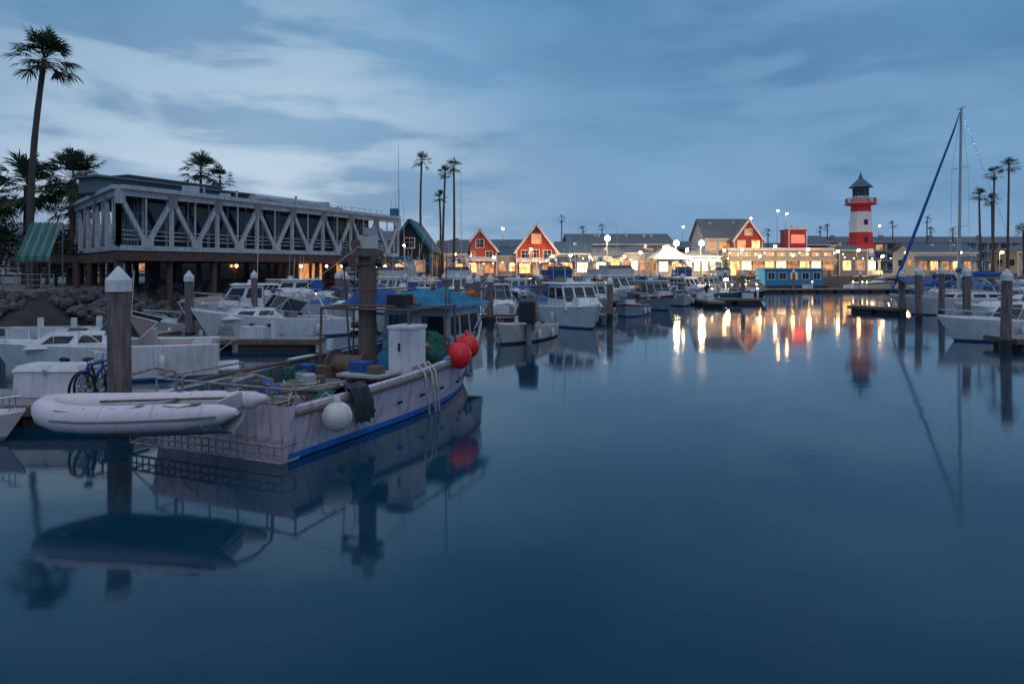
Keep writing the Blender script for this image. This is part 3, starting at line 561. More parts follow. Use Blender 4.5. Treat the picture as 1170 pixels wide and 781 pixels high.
# ------------------------------------------------------------------ docks, pilings
def piling(x,y,top=3.5,r=.2):
    o=Bd('dock_piling',(x,y,0),R.uniform(0,40)); dx=R.uniform(-.06,.06)
    o.tube('shaft','pile',[(0,0,.45),(dx*.5,0,1.6),(dx,.01,top-.5)],[r*1.02,r,r*.98],12)
    o.tube('wet_foot','wet',[(0,0,-1.2),(0,0,.15),(0,0,.455)],[r*1.12,r*1.12,r*1.04],12)
    o.cyl('cap_collar','cap',(dx,0,top-.52),(dx,0,top-.28),r*1.12,r*1.12,12); o.cyl('cap','cap',(dx,0,top-.28),(dx,0,top),r*1.12,.02,12)
    o.done()
def dock(x0,y0,x1,y1,w_,name='floating_dock',lights=False):
    p=Vector((x0,y0));q=Vector((x1,y1));l=(q-p).length; a=math.degrees(math.atan2((q-p).y,(q-p).x)); c=(p+q)/2
    o=Bd(name,(c.x,c.y,0),-a); o.box('deck','dock',(0,0,.46),(l,w_,.06))
    for s_ in(-1,1): o.box('whalers','oldwood',(0,s_*(w_/2+.04),.36),(l,.08,.2))
    for s_ in(-1,1): o.box('end_boards','oldwood',(s_*(l/2+.03),0,.35),(.06,w_+.16,.2))
    n=max(2,int(l/2.5))
    for i in range(n): o.box('floats','dockside',(-l/2+(i+.5)*l/n,0,.1),(l/n*.8,w_*.9,.55))
    for i in range(n):
        for s_ in(-1,1):
            xx=-l/2+(i+.5)*l/n; o.tube('cleats','pole',[(xx-.14,s_*(w_/2-.12),.55),(xx-.05,s_*(w_/2-.12),.57),(xx+.05,s_*(w_/2-.12),.57),(xx+.14,s_*(w_/2-.12),.55)],.015,5); o.box('cleats','pole',(xx,s_*(w_/2-.12),.52),(.1,.04,.07))
    for i in range(max(0,int(l/5))):
        xx=R.uniform(-l/2+.6,l/2-.6); s_=R.choice((-1,1)); o.box('dock_boxes','boxw',(xx,s_*(w_/2-.3),.75),(1.0,.45,.5)); o.box('power_posts','white',(xx+.9,s_*(w_/2-.15),.95),(.16,.16,.9))
        if lights: o.box('power_post_lamps','bulbs',(xx+.9,s_*(w_/2-.15),1.44),(.12,.12,.08))
    o.done()
dock(-26,15.9,-8.5,15.9,2.0); dock(-7.55,15.6,-3.2,26.3,1.3)
dock(-30,29,-18.2,29,1.6); dock(-15.5,29.2,-8.2,29.2,1.3); dock(-17.3,27,-15,46,1.6); dock(-9,38,-4,49,1.2); dock(-5,30.5,-2.3,30.5,1.0)
dock(-3.2,34,-3.2,60,1.6); dock(-2.4,44,6,44,1.2); dock(-22,52,-4,52,1.4,lights=True); dock(13,66,24,66,1.6,lights=True); dock(18,60,18,74,1.4); dock(1,62,12,62,1.3,lights=True); dock(-2,78,30,82,2,lights=True)
dock(21.2,29.6,40,29.6,1.9); dock(27.5,41.5,45,41.5,1.5); dock(29,50.5,27,54,1.2); dock(30,95,60,97,2,lights=True); dock(34,56,50,56,1.5)
piling(-8.04,14.0,3.52,.22)
for x,y,t in [(-15.1,32,3.35),(-12.8,50,3.2),(-2.4,39,3.1),(-1.35,42,3.1),(17,68,2.9),(24,36.0,3.55),(20.75,28.7,3.45),(26.8,45,3.5),(29.6,52,3.2),(30.2,48,3.55),(-16.6,44,3.3),(-13.9,56,3.3),(-11.5,47,3.2),(-8.2,52,3.1),(-4.0,50,3.1),(2.6,62,2.9),(8,62.5,2.9),(13.2,66.8,2.9),(22.7,67,3.2),(12.6,60,3),(-6,60,3),(6.4,44.7,2.9),(30,96,3.2),(40,97,3.2),(50,98,3),(36,42.4,3.3),(34,56.8,3.4),(5,82,3),(18,83,3),(28.6,50,3.3),(-9,41,3.2),(-2.4,48,3)]: piling(x,y,t,.2)
# ------------------------------------------------------------------ boats
def hull(o,L,B,Fb,Fs,tc,floor,hm='gel',stripe='hullblue',bot='bottom',n=18,gun=.1,gm=None,dm='gel',rake=.06,inner=None,pw=2.3,stripe_h=.1,topband=None):
    inner=inner or dm; gm=gm or hm
    st=[]; y0=-L/2
    ts=[i/n for i in range(n+1)]
    ts=sorted(set(ts+[tc-.004,tc+.004])) if 0<tc<1 else ts
    for t in ts:
        k=max(0,(t-.35)/.65); wd=B/2*(.93+.07*min(1,t/.3))*max(0.0,1-k**pw)+.015
        sh=Fs+(Fb-Fs)*t**1.9; ww=wd*(.9-.35*k*k); yo=lambda z:y0+L*t-(rake*L*k*k*(1-max(0,min(1,z/sh)))*2.0)
        pts=[(0,-.35),(ww*.8,-.12),(ww,.02),(ww+(wd-ww)*.12,stripe_h),(ww+(wd-ww)*.5,sh*.5),(ww+(wd-ww)*.85,sh*.84),(wd,sh)]
        g=min(gun,wd*.6); ck=t<tc
        pts+=[(wd-g*.3,sh+.03),(wd-g,sh+.02 if not ck else sh)]
        if ck: pts+=[(wd-g,sh-.02),(wd-g*1.1,floor),(0,floor)]
        else: pts+=[(wd-g*1.05,sh+.03),(wd*.5,sh+.03+.06*B/3),(0,sh+.03+.09*B/3)]
        st.append([(x,yo(z),z) for x,z in pts])
    mats=[bot,bot,stripe,hm,hm,topband or hm,gm,gm,inner,inner,dm]
    k=len(st[0])
    for s_ in(-1,1):
        vs=[(s_*p[0],p[1],p[2]) for r in st for p in r]
        for j in range(k-1):
            o.add('hull',mats[j],vs,[(i*k+j,(i+1)*k+j,(i+1)*k+j+1,i*k+j+1) for i in range(len(st)-1)],j<6)
    r=st[0]; k2=9
    vs=[(p[0],p[1],p[2]) for p in r[:k2]]+[(-p[0],p[1],p[2]) for p in r[:k2]][::-1]
    o.add('transom',hm,vs,[tuple(range(len(vs)))])
    vs=[(p[0],p[1]+.06,p[2]) for p in r[:k2]]+[(-p[0],p[1]+.06,p[2]) for p in r[:k2]][::-1]
    o.add('transom',inner,vs,[tuple(range(len(vs)))])
    return lambda t:(B/2*(.93+.07*min(1,t/.3))*max(0.0,1-max(0,(t-.35)/.65)**pw)+.015, y0+L*t, Fs+(Fb-Fs)*t**1.9)
def rail(o,f,t0,t1,h,ins=.1,n=9,m='chrome',r=.018):
    for s_ in(-1,1):
        pts=[]
        for i in range(n+1):
            t=t0+(t1-t0)*i/n; w_,y,z=f(t); x=max(0.0,w_-ins)
            hh=h*min(1,i/1.5); pts.append((s_*x,y,z+hh+.02))
            if i%2==0 and i>0: o.tube('bow_rail',m,[(s_*x,y,z),(s_*x,y,z+hh)],r*.8,5)
        o.tube('bow_rail',m,pts,r,5)
def outboard(o,x,y,s=1,m='black',z=.55):
    o.frust('outboard_cowl',m,y-.45*s,y+.1*s,.42*s,z+.35*s,z+.95*s,y-.38*s,y+.02*s,.32*s,x)
    o.box('outboard_leg',m,(x,y-.15*s,z-.15*s),(.14*s,.25*s,1.1*s)); o.box('outboard_bracket','pole',(x,y+.08*s,z+.1*s),(.25*s,.15*s,.4*s)); o.box('outboard_plate',m,(x,y-.2*s,-.1),(.25*s,.5*s,.03))
def windows_on(o,F,sides=3,fr=True,v0=.35,v1=.85,g='glass'):
    for sd in('left','right'):
        for i in range(sides): o.panel('windows',g,F[sd],(i+.1)/sides,(i+.9)/sides,v0,v1,F['c'])
    if fr:
        for i in range(3): o.panel('windows',g,F['front'],.04+i*.325,.31+i*.325,v0-.1,v1+.02,F['c'])
def wshield(o,y0,w_,z0,h,rk,dz=0):
    f0=[(-w_/2,y0-w_*.45,z0),(-w_*.42,y0-.1,z0+dz*.5),(-w_*.18,y0+.25,z0+dz),(w_*.18,y0+.25,z0+dz),(w_*.42,y0-.1,z0+dz*.5),(w_/2,y0-w_*.45,z0)]
    f1=[(x*.86,y-rk,z+h*(.75 if i in(0,5) else 1)) for i,(x,y,z) in enumerate(f0)]
    for i in range(5): o.add('windshield','glass',[f0[i],f0[i+1],f1[i+1],f1[i]],[(0,1,2,3)])
    o.tube('windshield_frame','chrome',f1,.025,5); o.tube('windshield_frame','chrome',f0,.02,5)
    for i in range(6): o.tube('windshield_frame','chrome',[f0[i],f1[i]],.018,5)
def bimini(o,y0,y1,w_,z,m,zb):
    n=8; vs=[]
    for yy in(y0,(y0+y1)/2,y1):
        for i in range(n+1):
            t=-1+2*i/n; vs.append((t*w_/2,yy,z-.18*t*t*t*t-(.06 if yy!=(y0+y1)/2 else 0)))
    k=n+1
    o.add('canvas_top',m,vs,[(r*k+i,r*k+i+1,(r+1)*k+i+1,(r+1)*k+i) for r in range(2) for i in range(n)],True)
    for yy in(y0,y1):
        for s_ in(-1,1): o.tube('canvas_frame','chrome',[(s_*w_/2,yy,z-.22),(s_*w_/2*.99,(y0+y1)/2+(yy-(y0+y1)/2)*.3,zb)],.018,5)
def boat(name,x,y,a,L,B,kind,hm='gel',stripe='hullblue',canvas='canvas_blue',seed=0,Fb=None,Fs=None,ant=2.0,cover=False,bevel=.0,ob=True,fender=True,arch=True,clut=True):
    q=random.Random(seed+int(x*10)); o=Bd(name,(x,y,0),a); Fb=Fb or .14*L+.25; Fs=Fs or .09*L+.2; Y0=-L/2
    tb=q.choice([None,None,'hullblue','hullgrey','hullred']) if seed>=5 else None
    if kind=='open':
        f=hull(o,L,B,Fb,Fs,.72,.3,hm,stripe,dm=hm,inner='gel2',topband=tb)
        o.frust('console','gel',Y0+L*.4,Y0+L*.52,B*.3,.3,Fs+.5,Y0+L*.42,Y0+L*.5,B*.28); o.panel('windshield','glass',[Vector((-B*.14,Y0+L*.5,Fs+.5)),Vector((B*.14,Y0+L*.5,Fs+.5)),Vector((B*.12,Y0+L*.46,Fs+.95)),Vector((-B*.12,Y0+L*.46,Fs+.95))],0,1,0,1,Vector((0,0,0)))
        o.box('seats','seat',(0,Y0+L*.3,Fs-.1),(B*.5,.5,.5)); o.box('bench','seat',(0,Y0+L*.6,.55),(B*.6,.4,.35))
        rail(o,f,.5,.98,.3)
        if ob: outboard(o,0,Y0,min(1.2,L/5),z=Fs-.2)
    elif kind=='runabout':
        f=hull(o,L,B,Fb,Fs,.52,.3,hm,stripe,dm=hm,inner='gel2',topband=tb)
        wshield(o,Y0+L*.56,B*.82,Fs+(Fb-Fs)*.3+.05,.5,.35)
        for sx in(-1,1): o.box('seats','seat',(sx*B*.22,Y0+L*.36,Fs*.8),(.5,.5,.7)); 
        o.box('bench','seat',(0,Y0+L*.12,Fs*.7),(B*.75,.5,.5)); rail(o,f,.55,.98,.32)
        if canvas: bimini(o,Y0+L*.12,Y0+L*.5,B*.85,Fs+1.35,canvas,Fs)
        if ob: outboard(o,0,Y0,min(1.1,L/5.5),z=Fs-.25)
    elif kind=='cruiser':
        f=hull(o,L,B,Fb,Fs,.45,.45,hm,stripe,dm=hm,inner='gel2',topband=tb)
        zf=Fs+(Fb-Fs)*.35
        F=o.frust('cabin_trunk',hm,Y0+L*.46,Y0+L*.84,B*.72,zf-.05,zf+.42,Y0+L*.48,Y0+L*.74,B*.5)
        for sd in('left','right'): o.panel('windows','glass',F[sd],.12,.45,.3,.75,F['c']); o.panel('windows','glass',F[sd],.55,.85,.3,.75,F['c'])
        o.box('hatch','glass',(0,Y0+L*.64,zf+.44),(.5,.5,.04))
        wshield(o,Y0+L*.5,B*.86,zf+.2,.62,.45,.2)
        if arch:
            for s_ in(-1,1): o.tube('radar_arch','gel',[(s_*B*.44,Y0+L*.16,Fs),(s_*B*.42,Y0+L*.22,Fs+1.0),(s_*B*.34,Y0+L*.27,Fs+1.45),(0,Y0+L*.29,Fs+1.55)],.055,8)
        if canvas:bimini(o,Y0+L*.28,Y0+L*.46,B*.82,Fs+1.6,canvas,Fs+.2)
        o.box('cockpit_seat','seat',(0,Y0+.5,Fs*.75),(B*.7,.6,.5)); o.box('helm_seat','seat',(B*.2,Y0+L*.34,Fs+.05),(.55,.5,.8))
        o.box('swim_platform',hm,(0,Y0-.3,.22),(B*.8,.65,.08)); rail(o,f,.5,.985,.42)
        for s_ in(-1,1):
            for t in(.58,.68): w_,yy,zz=f(t); o.sph('portlights','glass',(s_*(w_*.965),yy-.1,zz*.66),.13,8,(.25,1.4,.6))
    elif kind in('sedan','fly'):
        f=hull(o,L,B,Fb,Fs,.34,.4,hm,stripe,dm=hm,inner='gel2',topband=tb); z0=Fs+(Fb-Fs)*.15; ch=1.35 if kind=='sedan' else 1.45
        F=o.frust('cabin',hm,Y0+L*.34,Y0+L*.72,B*.8,z0-.1,z0+ch,Y0+L*.34,Y0+L*.6,B*.7); windows_on(o,F,q.choice([2,3,4]),True,.42,.86)
        o.frust('cabin_roof',hm,Y0+L*.2,Y0+L*.62,B*.8,z0+ch,z0+ch+.1,Y0+L*.21,Y0+L*.61,B*.76)
        o.frust('cabin_trunk',hm,Y0+L*.68,Y0+L*.86,B*.55,z0+.1,z0+.6,Y0+L*.69,Y0+L*.8,B*.4)
        o.box('cabin_door','glass',(-.2,Y0+L*.34-.02,z0+.5),(.7,.05,1.4))
        for s_ in(-1,1): o.tube('roof_supports','chrome',[(s_*B*.38,Y0+L*.215,z0+ch),(s_*B*.43,Y0+L*.19,Fs)],.025,6)
        if kind=='fly':
            o.frust('flybridge',hm,Y0+L*.26,Y0+L*.6,B*.72,z0+ch+.1,z0+ch+.65,Y0+L*.26,Y0+L*.62,B*.78)
            o.add('fly_windshield','glass',[(-B*.38,Y0+L*.61,z0+ch+.66),(B*.38,Y0+L*.61,z0+ch+.66),(B*.34,Y0+L*.57,z0+ch+1.0),(-B*.34,Y0+L*.57,z0+ch+1.0)],[(0,1,2,3)])
            o.box('fly_seat','seat',(0,Y0+L*.38,z0+ch+.7),(B*.4,.5,.6))
            for s_ in(-1,1): o.tube('radar_arch','gel',[(s_*B*.36,Y0+L*.24,z0+ch+.1),(s_*B*.33,Y0+L*.27,z0+ch+1.2),(0,Y0+L*.28,z0+ch+1.5)],.08,8)
            o.cyl('radar_dome','gel',(0,Y0+L*.28,z0+ch+1.52),(0,Y0+L*.28,z0+ch+1.78),.28,.24,12)
            if canvas: bimini(o,Y0+L*.3,Y0+L*.5,B*.75,z0+ch+1.95,canvas,z0+ch+.6)
            for s_ in(-1,1): o.tube('outriggers','alu',[(s_*B*.42,Y0+L*.42,z0+ch),(s_*B*.62,Y0+L*.2,z0+ch+L*.5)],[.03,.012],5)
        else:
            o.cyl('radar_dome','gel',(0,Y0+L*.45,z0+ch+.1),(0,Y0+L*.45,z0+ch+.35),.22,.18,12)
            if q.random()<.6: o.box('roof_locker',q.choice(['canvas_tan','canvas_blue','orange']),(0,Y0+L*.3,z0+ch+.25),(.8,.5,.28))
            if q.random()<.6: o.tube('signal_mast','alu',[(0,Y0+L*.36,z0+ch),(0,Y0+L*.34,z0+ch+2.2)],[.04,.02],6); o.beam('signal_mast','alu',(-.4,Y0+L*.35,z0+ch+1.5),(.4,Y0+L*.35,z0+ch+1.5),.03,.03)
        if canvas and q.random()<.6:
            for s_ in(-1,1): o.add('side_canvas',canvas,[(s_*B*.41,Y0+L*.21,z0+ch),(s_*B*.41,Y0+L*.34,z0+ch),(s_*B*.46,Y0+L*.34,Fs+.05),(s_*B*.46,Y0+L*.16,Fs+.05)],[(0,1,2,3)])
        o.box('cockpit_seat','seat',(0,Y0+.4,Fs*.8),(B*.6,.5,.45)); o.box('swim_platform',hm,(0,Y0-.25,.22),(B*.85,.55,.08)); rail(o,f,.42,.985,.55)
        for k in range(4): o.tube('fishing_rods','black',[(-B*.3+k*B*.2,Y0+L*.24,z0+ch-.3),(-B*.32+k*B*.21,Y0+L*.2,z0+ch+1.3)],[.015,.006],4)
    if clut:
        for k in range(6):
            c=q.choice(['canvas_blue','orange','black','boxw','gel2','buoy','canvas_tan']); s_=q.uniform(.2,.42); o.box('gear',c,(q.uniform(-B*.32,B*.32),Y0+L*q.uniform(.06,.3),Fs*.6+s_*.5),(s_*1.3,s_,s_),q.uniform(0,3))
    if ant>0:
        zz={'open':1,'runabout':1,'cruiser':2,'sedan':2.2,'fly':3}[kind]
        for i in range(2 if kind in('sedan','fly') else 1):
            xx=(B*.3 if i else -B*.3); o.tube('antennas','white',[(xx,Y0+L*.4,Fs+.2),(xx*1.05,Y0+L*.38,Fs+.2+ant*q.uniform(.8,1.2)+zz*.6)],.014,5)
    if cover and canvas:
        vs=[];n=10
        for i in range(n+1):
            t=.02+.9*i/n; w_,yy,zz=f(t); rg=.45*math.sin(math.pi*min(1,i/n*1.05+.08))+.05
            for s_,h_ in((-1,0),(-.5,.75),(0,1),(.5,.75),(1,0)): vs.append((s_*w_*1.01,yy,zz+.05+h_*rg*(1+.2*math.sin(i*2.1))))
        o.add('boat_cover',canvas,vs,[(i*5+j,i*5+j+1,i*5+5+j+1,i*5+5+j) for i in range(n) for j in range(4)],True)
    if fender:
        for t in(.25,.55):
            w_,yy,zz=f(t)
            for s_ in(-1,1): o.tube('fenders','fenderw',[(s_*(w_+.08),yy,zz*.75),(s_*(w_+.1),yy,zz*.68),(s_*(w_+.1),yy,zz*.25),(s_*(w_+.08),yy,zz*.18)],[.04,.1,.1,.04],8); o.tube('fender_lines','rope',[(s_*(w_+.06),yy,zz*.75),(s_*(w_-.03),yy,zz+.05)],.012,4)
    o.done(bevel)
boat('cabin_cruiser_boat',-12.7,21.6,-112,6.3,2.5,'cruiser',canvas=None,seed=1,Fb=1.25,Fs=1.05,bevel=.02,arch=False,ant=1)
boat('motorboat',-15.8,33.6,-80,5.6,2.3,'runabout',hm='hullgrey',canvas='canvas_tan',seed=2,bevel=.02)
boat('cabin_cruiser_boat',-12.0,34.0,-128,7.4,2.7,'cruiser',canvas='canvas_white',stripe='hullblue',seed=3,Fb=1.5,bevel=.02)
boat('fishing_cruiser',-18.2,46.5,-110,7.5,2.8,'sedan',seed=4,ant=4)
boat('motorboat',-12.6,47.5,-150,6.2,2.4,'runabout',canvas='canvas_blue',seed=5,cover=True)
boat('cabin_cruiser_boat',-9.8,44.5,-160,7,2.6,'cruiser',canvas='canvas_blue',seed=6,cover=True)
boat('fishing_cruiser',-7.6,55,-165,8,2.9,'sedan',seed=7,hm='gel2',ant=4)
boat('cabin_cruiser_boat',-14.5,58,-150,8,2.8,'cruiser',seed=8,canvas='canvas_teal'); boat('fly_bridge_yacht',-10.5,62,-170,9,3.2,'fly',seed=9,canvas='canvas_teal')
boat('fly_bridge_yacht',-18.6,56,-140,9,3.2,'sedan',seed=10); boat('sport_fishing_boat',-5.2,66,180,9,3.1,'fly',seed=12,canvas='canvas_blue')
boat('motorboat',-6,46.5,-170,6,2.3,'open',seed=13,hm='hullblack'); boat('cabin_cruiser_boat',-9.5,72,-170,8,2.8,'sedan',seed=14); boat('sport_fishing_boat',-13,74,-170,8.5,3,'fly',seed=15)
boat('fishing_cruiser',-6.3,38.5,-165,7,2.6,'sedan',seed=16,hm='gel2',canvas='canvas_teal',ant=3)
boat('outboard_skiff',.4,32.6,205,5.2,2.1,'open',hm='gel2',stripe='bottom',seed=2,bevel=.02,ant=0,ob=False)
boat('cabin_cruiser_boat',3.6,40.8,158,6.6,2.9,'sedan',seed=3,canvas=None,bevel=.02,ant=1.6,Fb=1.35,Fs=1.1)
boat('sport_fishing_boat',9.6,64,154,10.5,3.7,'fly',seed=22,canvas='canvas_white',ant=4)
boat('fishing_cruiser',11.8,57.5,165,7.5,2.8,'sedan',hm='hullgrey',seed=23); boat('motorboat',15.4,63,185,6,2.4,'runabout',seed=24,canvas='canvas_tan')
boat('fly_bridge_yacht',4.5,68,170,9.5,3.3,'fly',seed=25,hm='hullblue'); boat('cabin_cruiser_boat',.5,66,190,8,2.8,'sedan',seed=26); boat('cabin_cruiser_boat',-1,55,170,7.5,2.7,'cruiser',seed=27,canvas='canvas_blue',cover=True)
boat('motorboat',1.8,51,150,6.2,2.4,'runabout',seed=28,canvas='canvas_blue',cover=True); boat('cabin_cruiser_boat',6.0,53,168,7,2.7,'sedan',seed=29,hm='gel2'); boat('motorboat',-.8,47.5,170,6,2.4,'cruiser',seed=30,canvas='canvas_white')
boat('motorboat',20.5,68.5,110,6.5,2.4,'open',seed=31,hm='hullgreen'); boat('motorboat',23.8,72,120,6,2.3,'runabout',seed=32,canvas='canvas_tan',hm='hullblack'); boat('fishing_cruiser',19.5,77,150,8,2.8,'sedan',seed=33)
boat('motorboat',8.6,49.5,200,5.2,2.1,'open',seed=34,hm='hullgrey',ant=0); boat('motorboat',15.5,70.5,150,6.5,2.4,'cruiser',seed=35,canvas='canvas_blue',cover=True)
for i,(x,y) in enumerate([(2,86),(6.5,87),(11,87),(15.5,88),(22,88),(26,90),(31,101),(36,102),(53,100),(57,103),(64,101),(70,104),(76,101),(83,103),(89,100),(-3,88),(-7,84)]):
    boat(R.choice(['cabin_cruiser_boat','motorboat','sport_fishing_boat']),x,y,R.choice([175,185,95,-90]) if x>50 else R.uniform(165,195),R.uniform(5.5,9.5),2.8,R.choice(['sedan','fly','cruiser','runabout']) if x<40 else R.choice(['cruiser','runabout','sedan']),hm=R.choice(['gel','gel','gel2','hullgrey','hullblue']),canvas=R.choice(['canvas_blue','canvas_white','canvas_teal']),seed=40+i,cover=(i%2==0))
boat('motorboat',23.8,32.6,-92,7.2,2.5,'runabout',seed=4,canvas=None,Fb=1.15,Fs=.95,ob=False,bevel=.02)
boat('cabin_cruiser_boat',28.6,37.6,-94,9,3.0,'cruiser',seed=4,canvas='canvas_white',bevel=.02)
boat('cabin_cruiser_boat',36.2,45.0,-95,9,3.2,'sedan',seed=62,canvas='canvas_blue')
boat('motorboat',36.0,54,-90,7,2.6,'runabout',seed=64,cover=True); boat('fly_bridge_yacht',48,60,-95,10,3.4,'fly',seed=65); boat('cabin_cruiser_boat',40.5,62,-90,8,2.8,'cruiser',seed=66,cover=True)
o=Bd('blue_dock_house',(44.6,108,0)); o.box('float','dockside',(0,2,.25),(10.5,5,.7)); o.box('walls','bluewall',(0,2,1.9),(9.2,4,2.6)); o.box('roof','bluewall',(0,2,3.3),(9.8,4.6,.18)); o.box('roof_trim','white',(0,-.32,3.3),(9.85,.06,.24))
for i in range(5): window(o,-3.6+i*1.8,2.1,1.0,1.0,'litdim' if i==2 else 'glass')
o.done()
o=Bd('sailboat',(33.1,50.3,0),-90); f=hull(o,10.6,3,1.45,1.1,.3,.5,'gel','hullblue',dm='gel2',rake=.08)
F=o.frust('coachroof','gel',-2.6,2.4,1.9,1.15,1.65,-2.4,1.8,1.5); windows_on(o,F,4,False,.3,.75)
o.cyl('mast','alu',(0,0.2,1.6),(0,0.0,15.2),.12,.085,10); o.cyl('boom','alu',(0,.2,2.7),(0,-4.2,2.8),.07,n=8)
for z in(6.5,10.8): o.beam('spreaders','alu',(-1.0,.1,z),(1.0,.1,z),.05,.04)
o.tube('sail_cover','canvas_blue',[(0,.3,3.3),(0,-.5,2.98),(0,-2.2,2.95),(0,-4.1,2.92)],[.2,.22,.2,.1],10)
o.tube('furled_jib','canvas_blue',[(0,5.1,1.7),(0,4.6,3.0),(0,3.2,6.6),(0,.6,13.4),(0,.1,14.9)],[.03,.12,.11,.07,.03],8)
for s_ in(-1,1): o.tube('shrouds','chrome',[(s_*1.3,-.1,1.2),(s_*1.0,.1,6.5),(s_*.9,.1,10.8),(0,.05,15)],.012,4)
o.tube('backstay','chrome',[(0,-5.2,1.2),(0,0,15.1)],.012,4); o.cyl('mast_head','alu',(-.5,0,15.2),(.35,0,15.2),.03,n=6); rail(o,f,.05,.98,.6)
bimini(o,1.8,5.0,2.3,2.7,'canvas_blue',1.6)
o.done()
o=Bd('sailboat',(52,64,0),-90); f=hull(o,9,2.8,1.3,1.0,.3,.5,'gel','hullblue',dm='gel2'); o.cyl('mast','alu',(0,0,1.3),(0,0,9.5),.07,.05,8); o.tube('sail_cover','canvas_blue',[(0,.3,2.6),(0,-3.4,2.5)],[.2,.12],8); o.frust('coachroof','gel',-2,2,1.7,1.1,1.5,-1.8,1.6,1.4); rail(o,f,.1,.98,.5); o.done()
o=Bd('covered_outboard_motor',(.75,31.1,0),15); o.add('cover','black',[(-.42,-.35,1.0),(.42,-.35,1.0),(.42,.4,1.0),(-.42,.4,1.0),(-.38,-.3,1.95),(.38,-.3,1.95),(.36,.3,2.1),(-.36,.3,2.1)],[(3,2,1,0),(4,5,6,7),(0,1,5,4),(1,2,6,5),(2,3,7,6),(3,0,4,7)]); o.box('leg','pole',(0,.1,.4),(.2,.35,1.3)); o.box('bracket','pole',(0,.45,.8),(.4,.3,.5)); o.done(.06)
# ------------------------------------------------------------------ near fishing boat
o=Bd('fishing_boat',(-5.5+.3875*5.5,12.85+.9219*5.5,0),22.8); Y0=-5.5
f=hull(o,11,3.8,1.5,1.0,.84,.42,'fhull','fblue',bot='bottom',gm='fhull',dm='fdeck',inner='finner',gun=.16,rake=.05,n=24,pw=2.6,stripe_h=.15)
for s_ in(-1,1):
    o.tube('rub_rail','oldwood',[(s_*(f(t)[0]+.02),f(t)[1],f(t)[2]-.12) for t in[i/16*.97 for i in range(17)]],.045,6)
    o.tube('cap_rail','flight',[(s_*(f(t)[0]-.05),f(t)[1],f(t)[2]+.05) for t in[.5+i/16*.49 for i in range(17)]],.06,6)
    for i in range(12):
        t=.04+i*.065; w_,yy,zz=f(t); o.box('bulwark_ribs','finner',(s_*(w_-.22),yy,zz/2+.2),(.08,.09,zz-.45))
    ts=[.7+.29*i/10 for i in range(11)]
    vs=[(s_*f(t)[0]*.99,f(t)[1],f(t)[2]+.04) for t in ts]+[(s_*(f(t)[0]*.99+.02),f(t)[1]+.05,f(t)[2]+.04+.34*min(1,(t-.7)/.12)) for t in ts]
    o.add('bow_bulwark','flight',vs,[(i,i+1,12+i,11+i) for i in range(10)],True)
    o.tube('bow_bulwark_cap','gel2',vs[11:],.035,6)
    for i in range(0,11,2): p=Vector(vs[11+i]); o.tube('bow_rail','chrome',[p,p+Vector((0,0,.45))],.018,5)
    o.tube('bow_rail','chrome',[Vector(v)+Vector((0,0,.45)) for v in vs[11:]],.02,5)
    o.tube('roof_rack','rust',[(s_*1.2,1.4,2.5),(s_*1.2,1.4,2.85),(s_*1.2,3.6,2.85),(s_*1.2,3.6,2.5)],.025,6)
for i in range(7):
    t=.12+i*.09; w_,yy,zz=f(t); o.box('scuppers','black',(w_*.985,yy,.5),(.05,.16,.06))
F=o.frust('wheelhouse','fhouse',1.6,3.7,2.3,.45,2.35,1.65,3.45,2.1); windows_on(o,F,3,True,.6,.88)
for i in range(2): o.panel('windows','glass',F['back'],.08+i*.5,.42+i*.5,.55,.88,F['c'])
o.box('wheelhouse_roof','flight',(0,2.55,2.42),(2.6,2.5,.12)); o.box('wheelhouse_trim','flight',(0,1.62,1.5),(2.28,.04,.12))
def tarp(part,m,c,sx,sy,h,seed):
    q=random.Random(seed); n=14; vs=[]; ph=[q.uniform(0,6) for _ in range(6)]
    for i in range(n+1):
        for j in range(n+1):
            u=i/n*2-1;v=j/n*2-1; e=(1-u*u*u*u)*(1-v*v*v*v); z=h*e*(.75+.18*math.sin(3*u+ph[0])*math.cos(4*v+ph[1])+.10*math.sin(9*u+5*v+ph[2])+.06*math.sin(14*v-6*u+ph[3]))
            vs.append((c[0]+u*sx+.04*math.sin(5*v+ph[4]),c[1]+v*sy+.04*math.sin(6*u+ph[5]),c[2]+z))
    o.add(part,m,vs,[(i*(n+1)+j,(i+1)*(n+1)+j,(i+1)*(n+1)+j+1,i*(n+1)+j+1) for i in range(n) for j in range(n)],True)
tarp('roof_tarp','canvas_teal',(0.1,2.5,2.49),1.1,1.0,.42,1); o.box('roof_crate','canvas_blue',(-.9,3.3,2.65),(.5,.5,.35)); o.sph('roof_float','orange',(.9,3.3,2.68),.18,10)
for s_ in(-1,1):
    for yy in(-.9,1.5): o.tube('gantry','rust',[(s_*1.35,yy,.45),(s_*1.3,yy,2.45)],.035,6)
    o.tube('gantry','rust',[(s_*1.3,-.9,2.45),(s_*1.3,1.6,2.45)],.035,6)
o.tube('gantry','rust',[(-1.3,-.9,2.45),(1.3,-.9,2.45)],.035,6); o.box('gantry_boards','oldwood',(-.3,.2,2.5),(1.7,1.6,.05)); tarp('gantry_tarp','canvas_blue',(-.6,.5,2.53),.6,.7,.42,2); o.box('gantry_boxes','black',(.5,.0,2.66),(.5,.5,.28)); o.box('gantry_boxes','orange',(.3,.7,2.62),(.3,.4,.2))
mx,my=-.38,-.18
o.box('mast','oldwood',(mx,my,2.2),(.34,.34,3.6)); o.box('mast_head','gel2',(mx,my,4.15),(.42,.36,.35)); o.box('mast_head','duct',(mx+.1,my-.1,4.42),(.2,.2,.2)); o.cyl('mast_head','rust',(mx-.22,my-.25,4.1),(mx-.22,my+.2,4.1),.14,n=12)
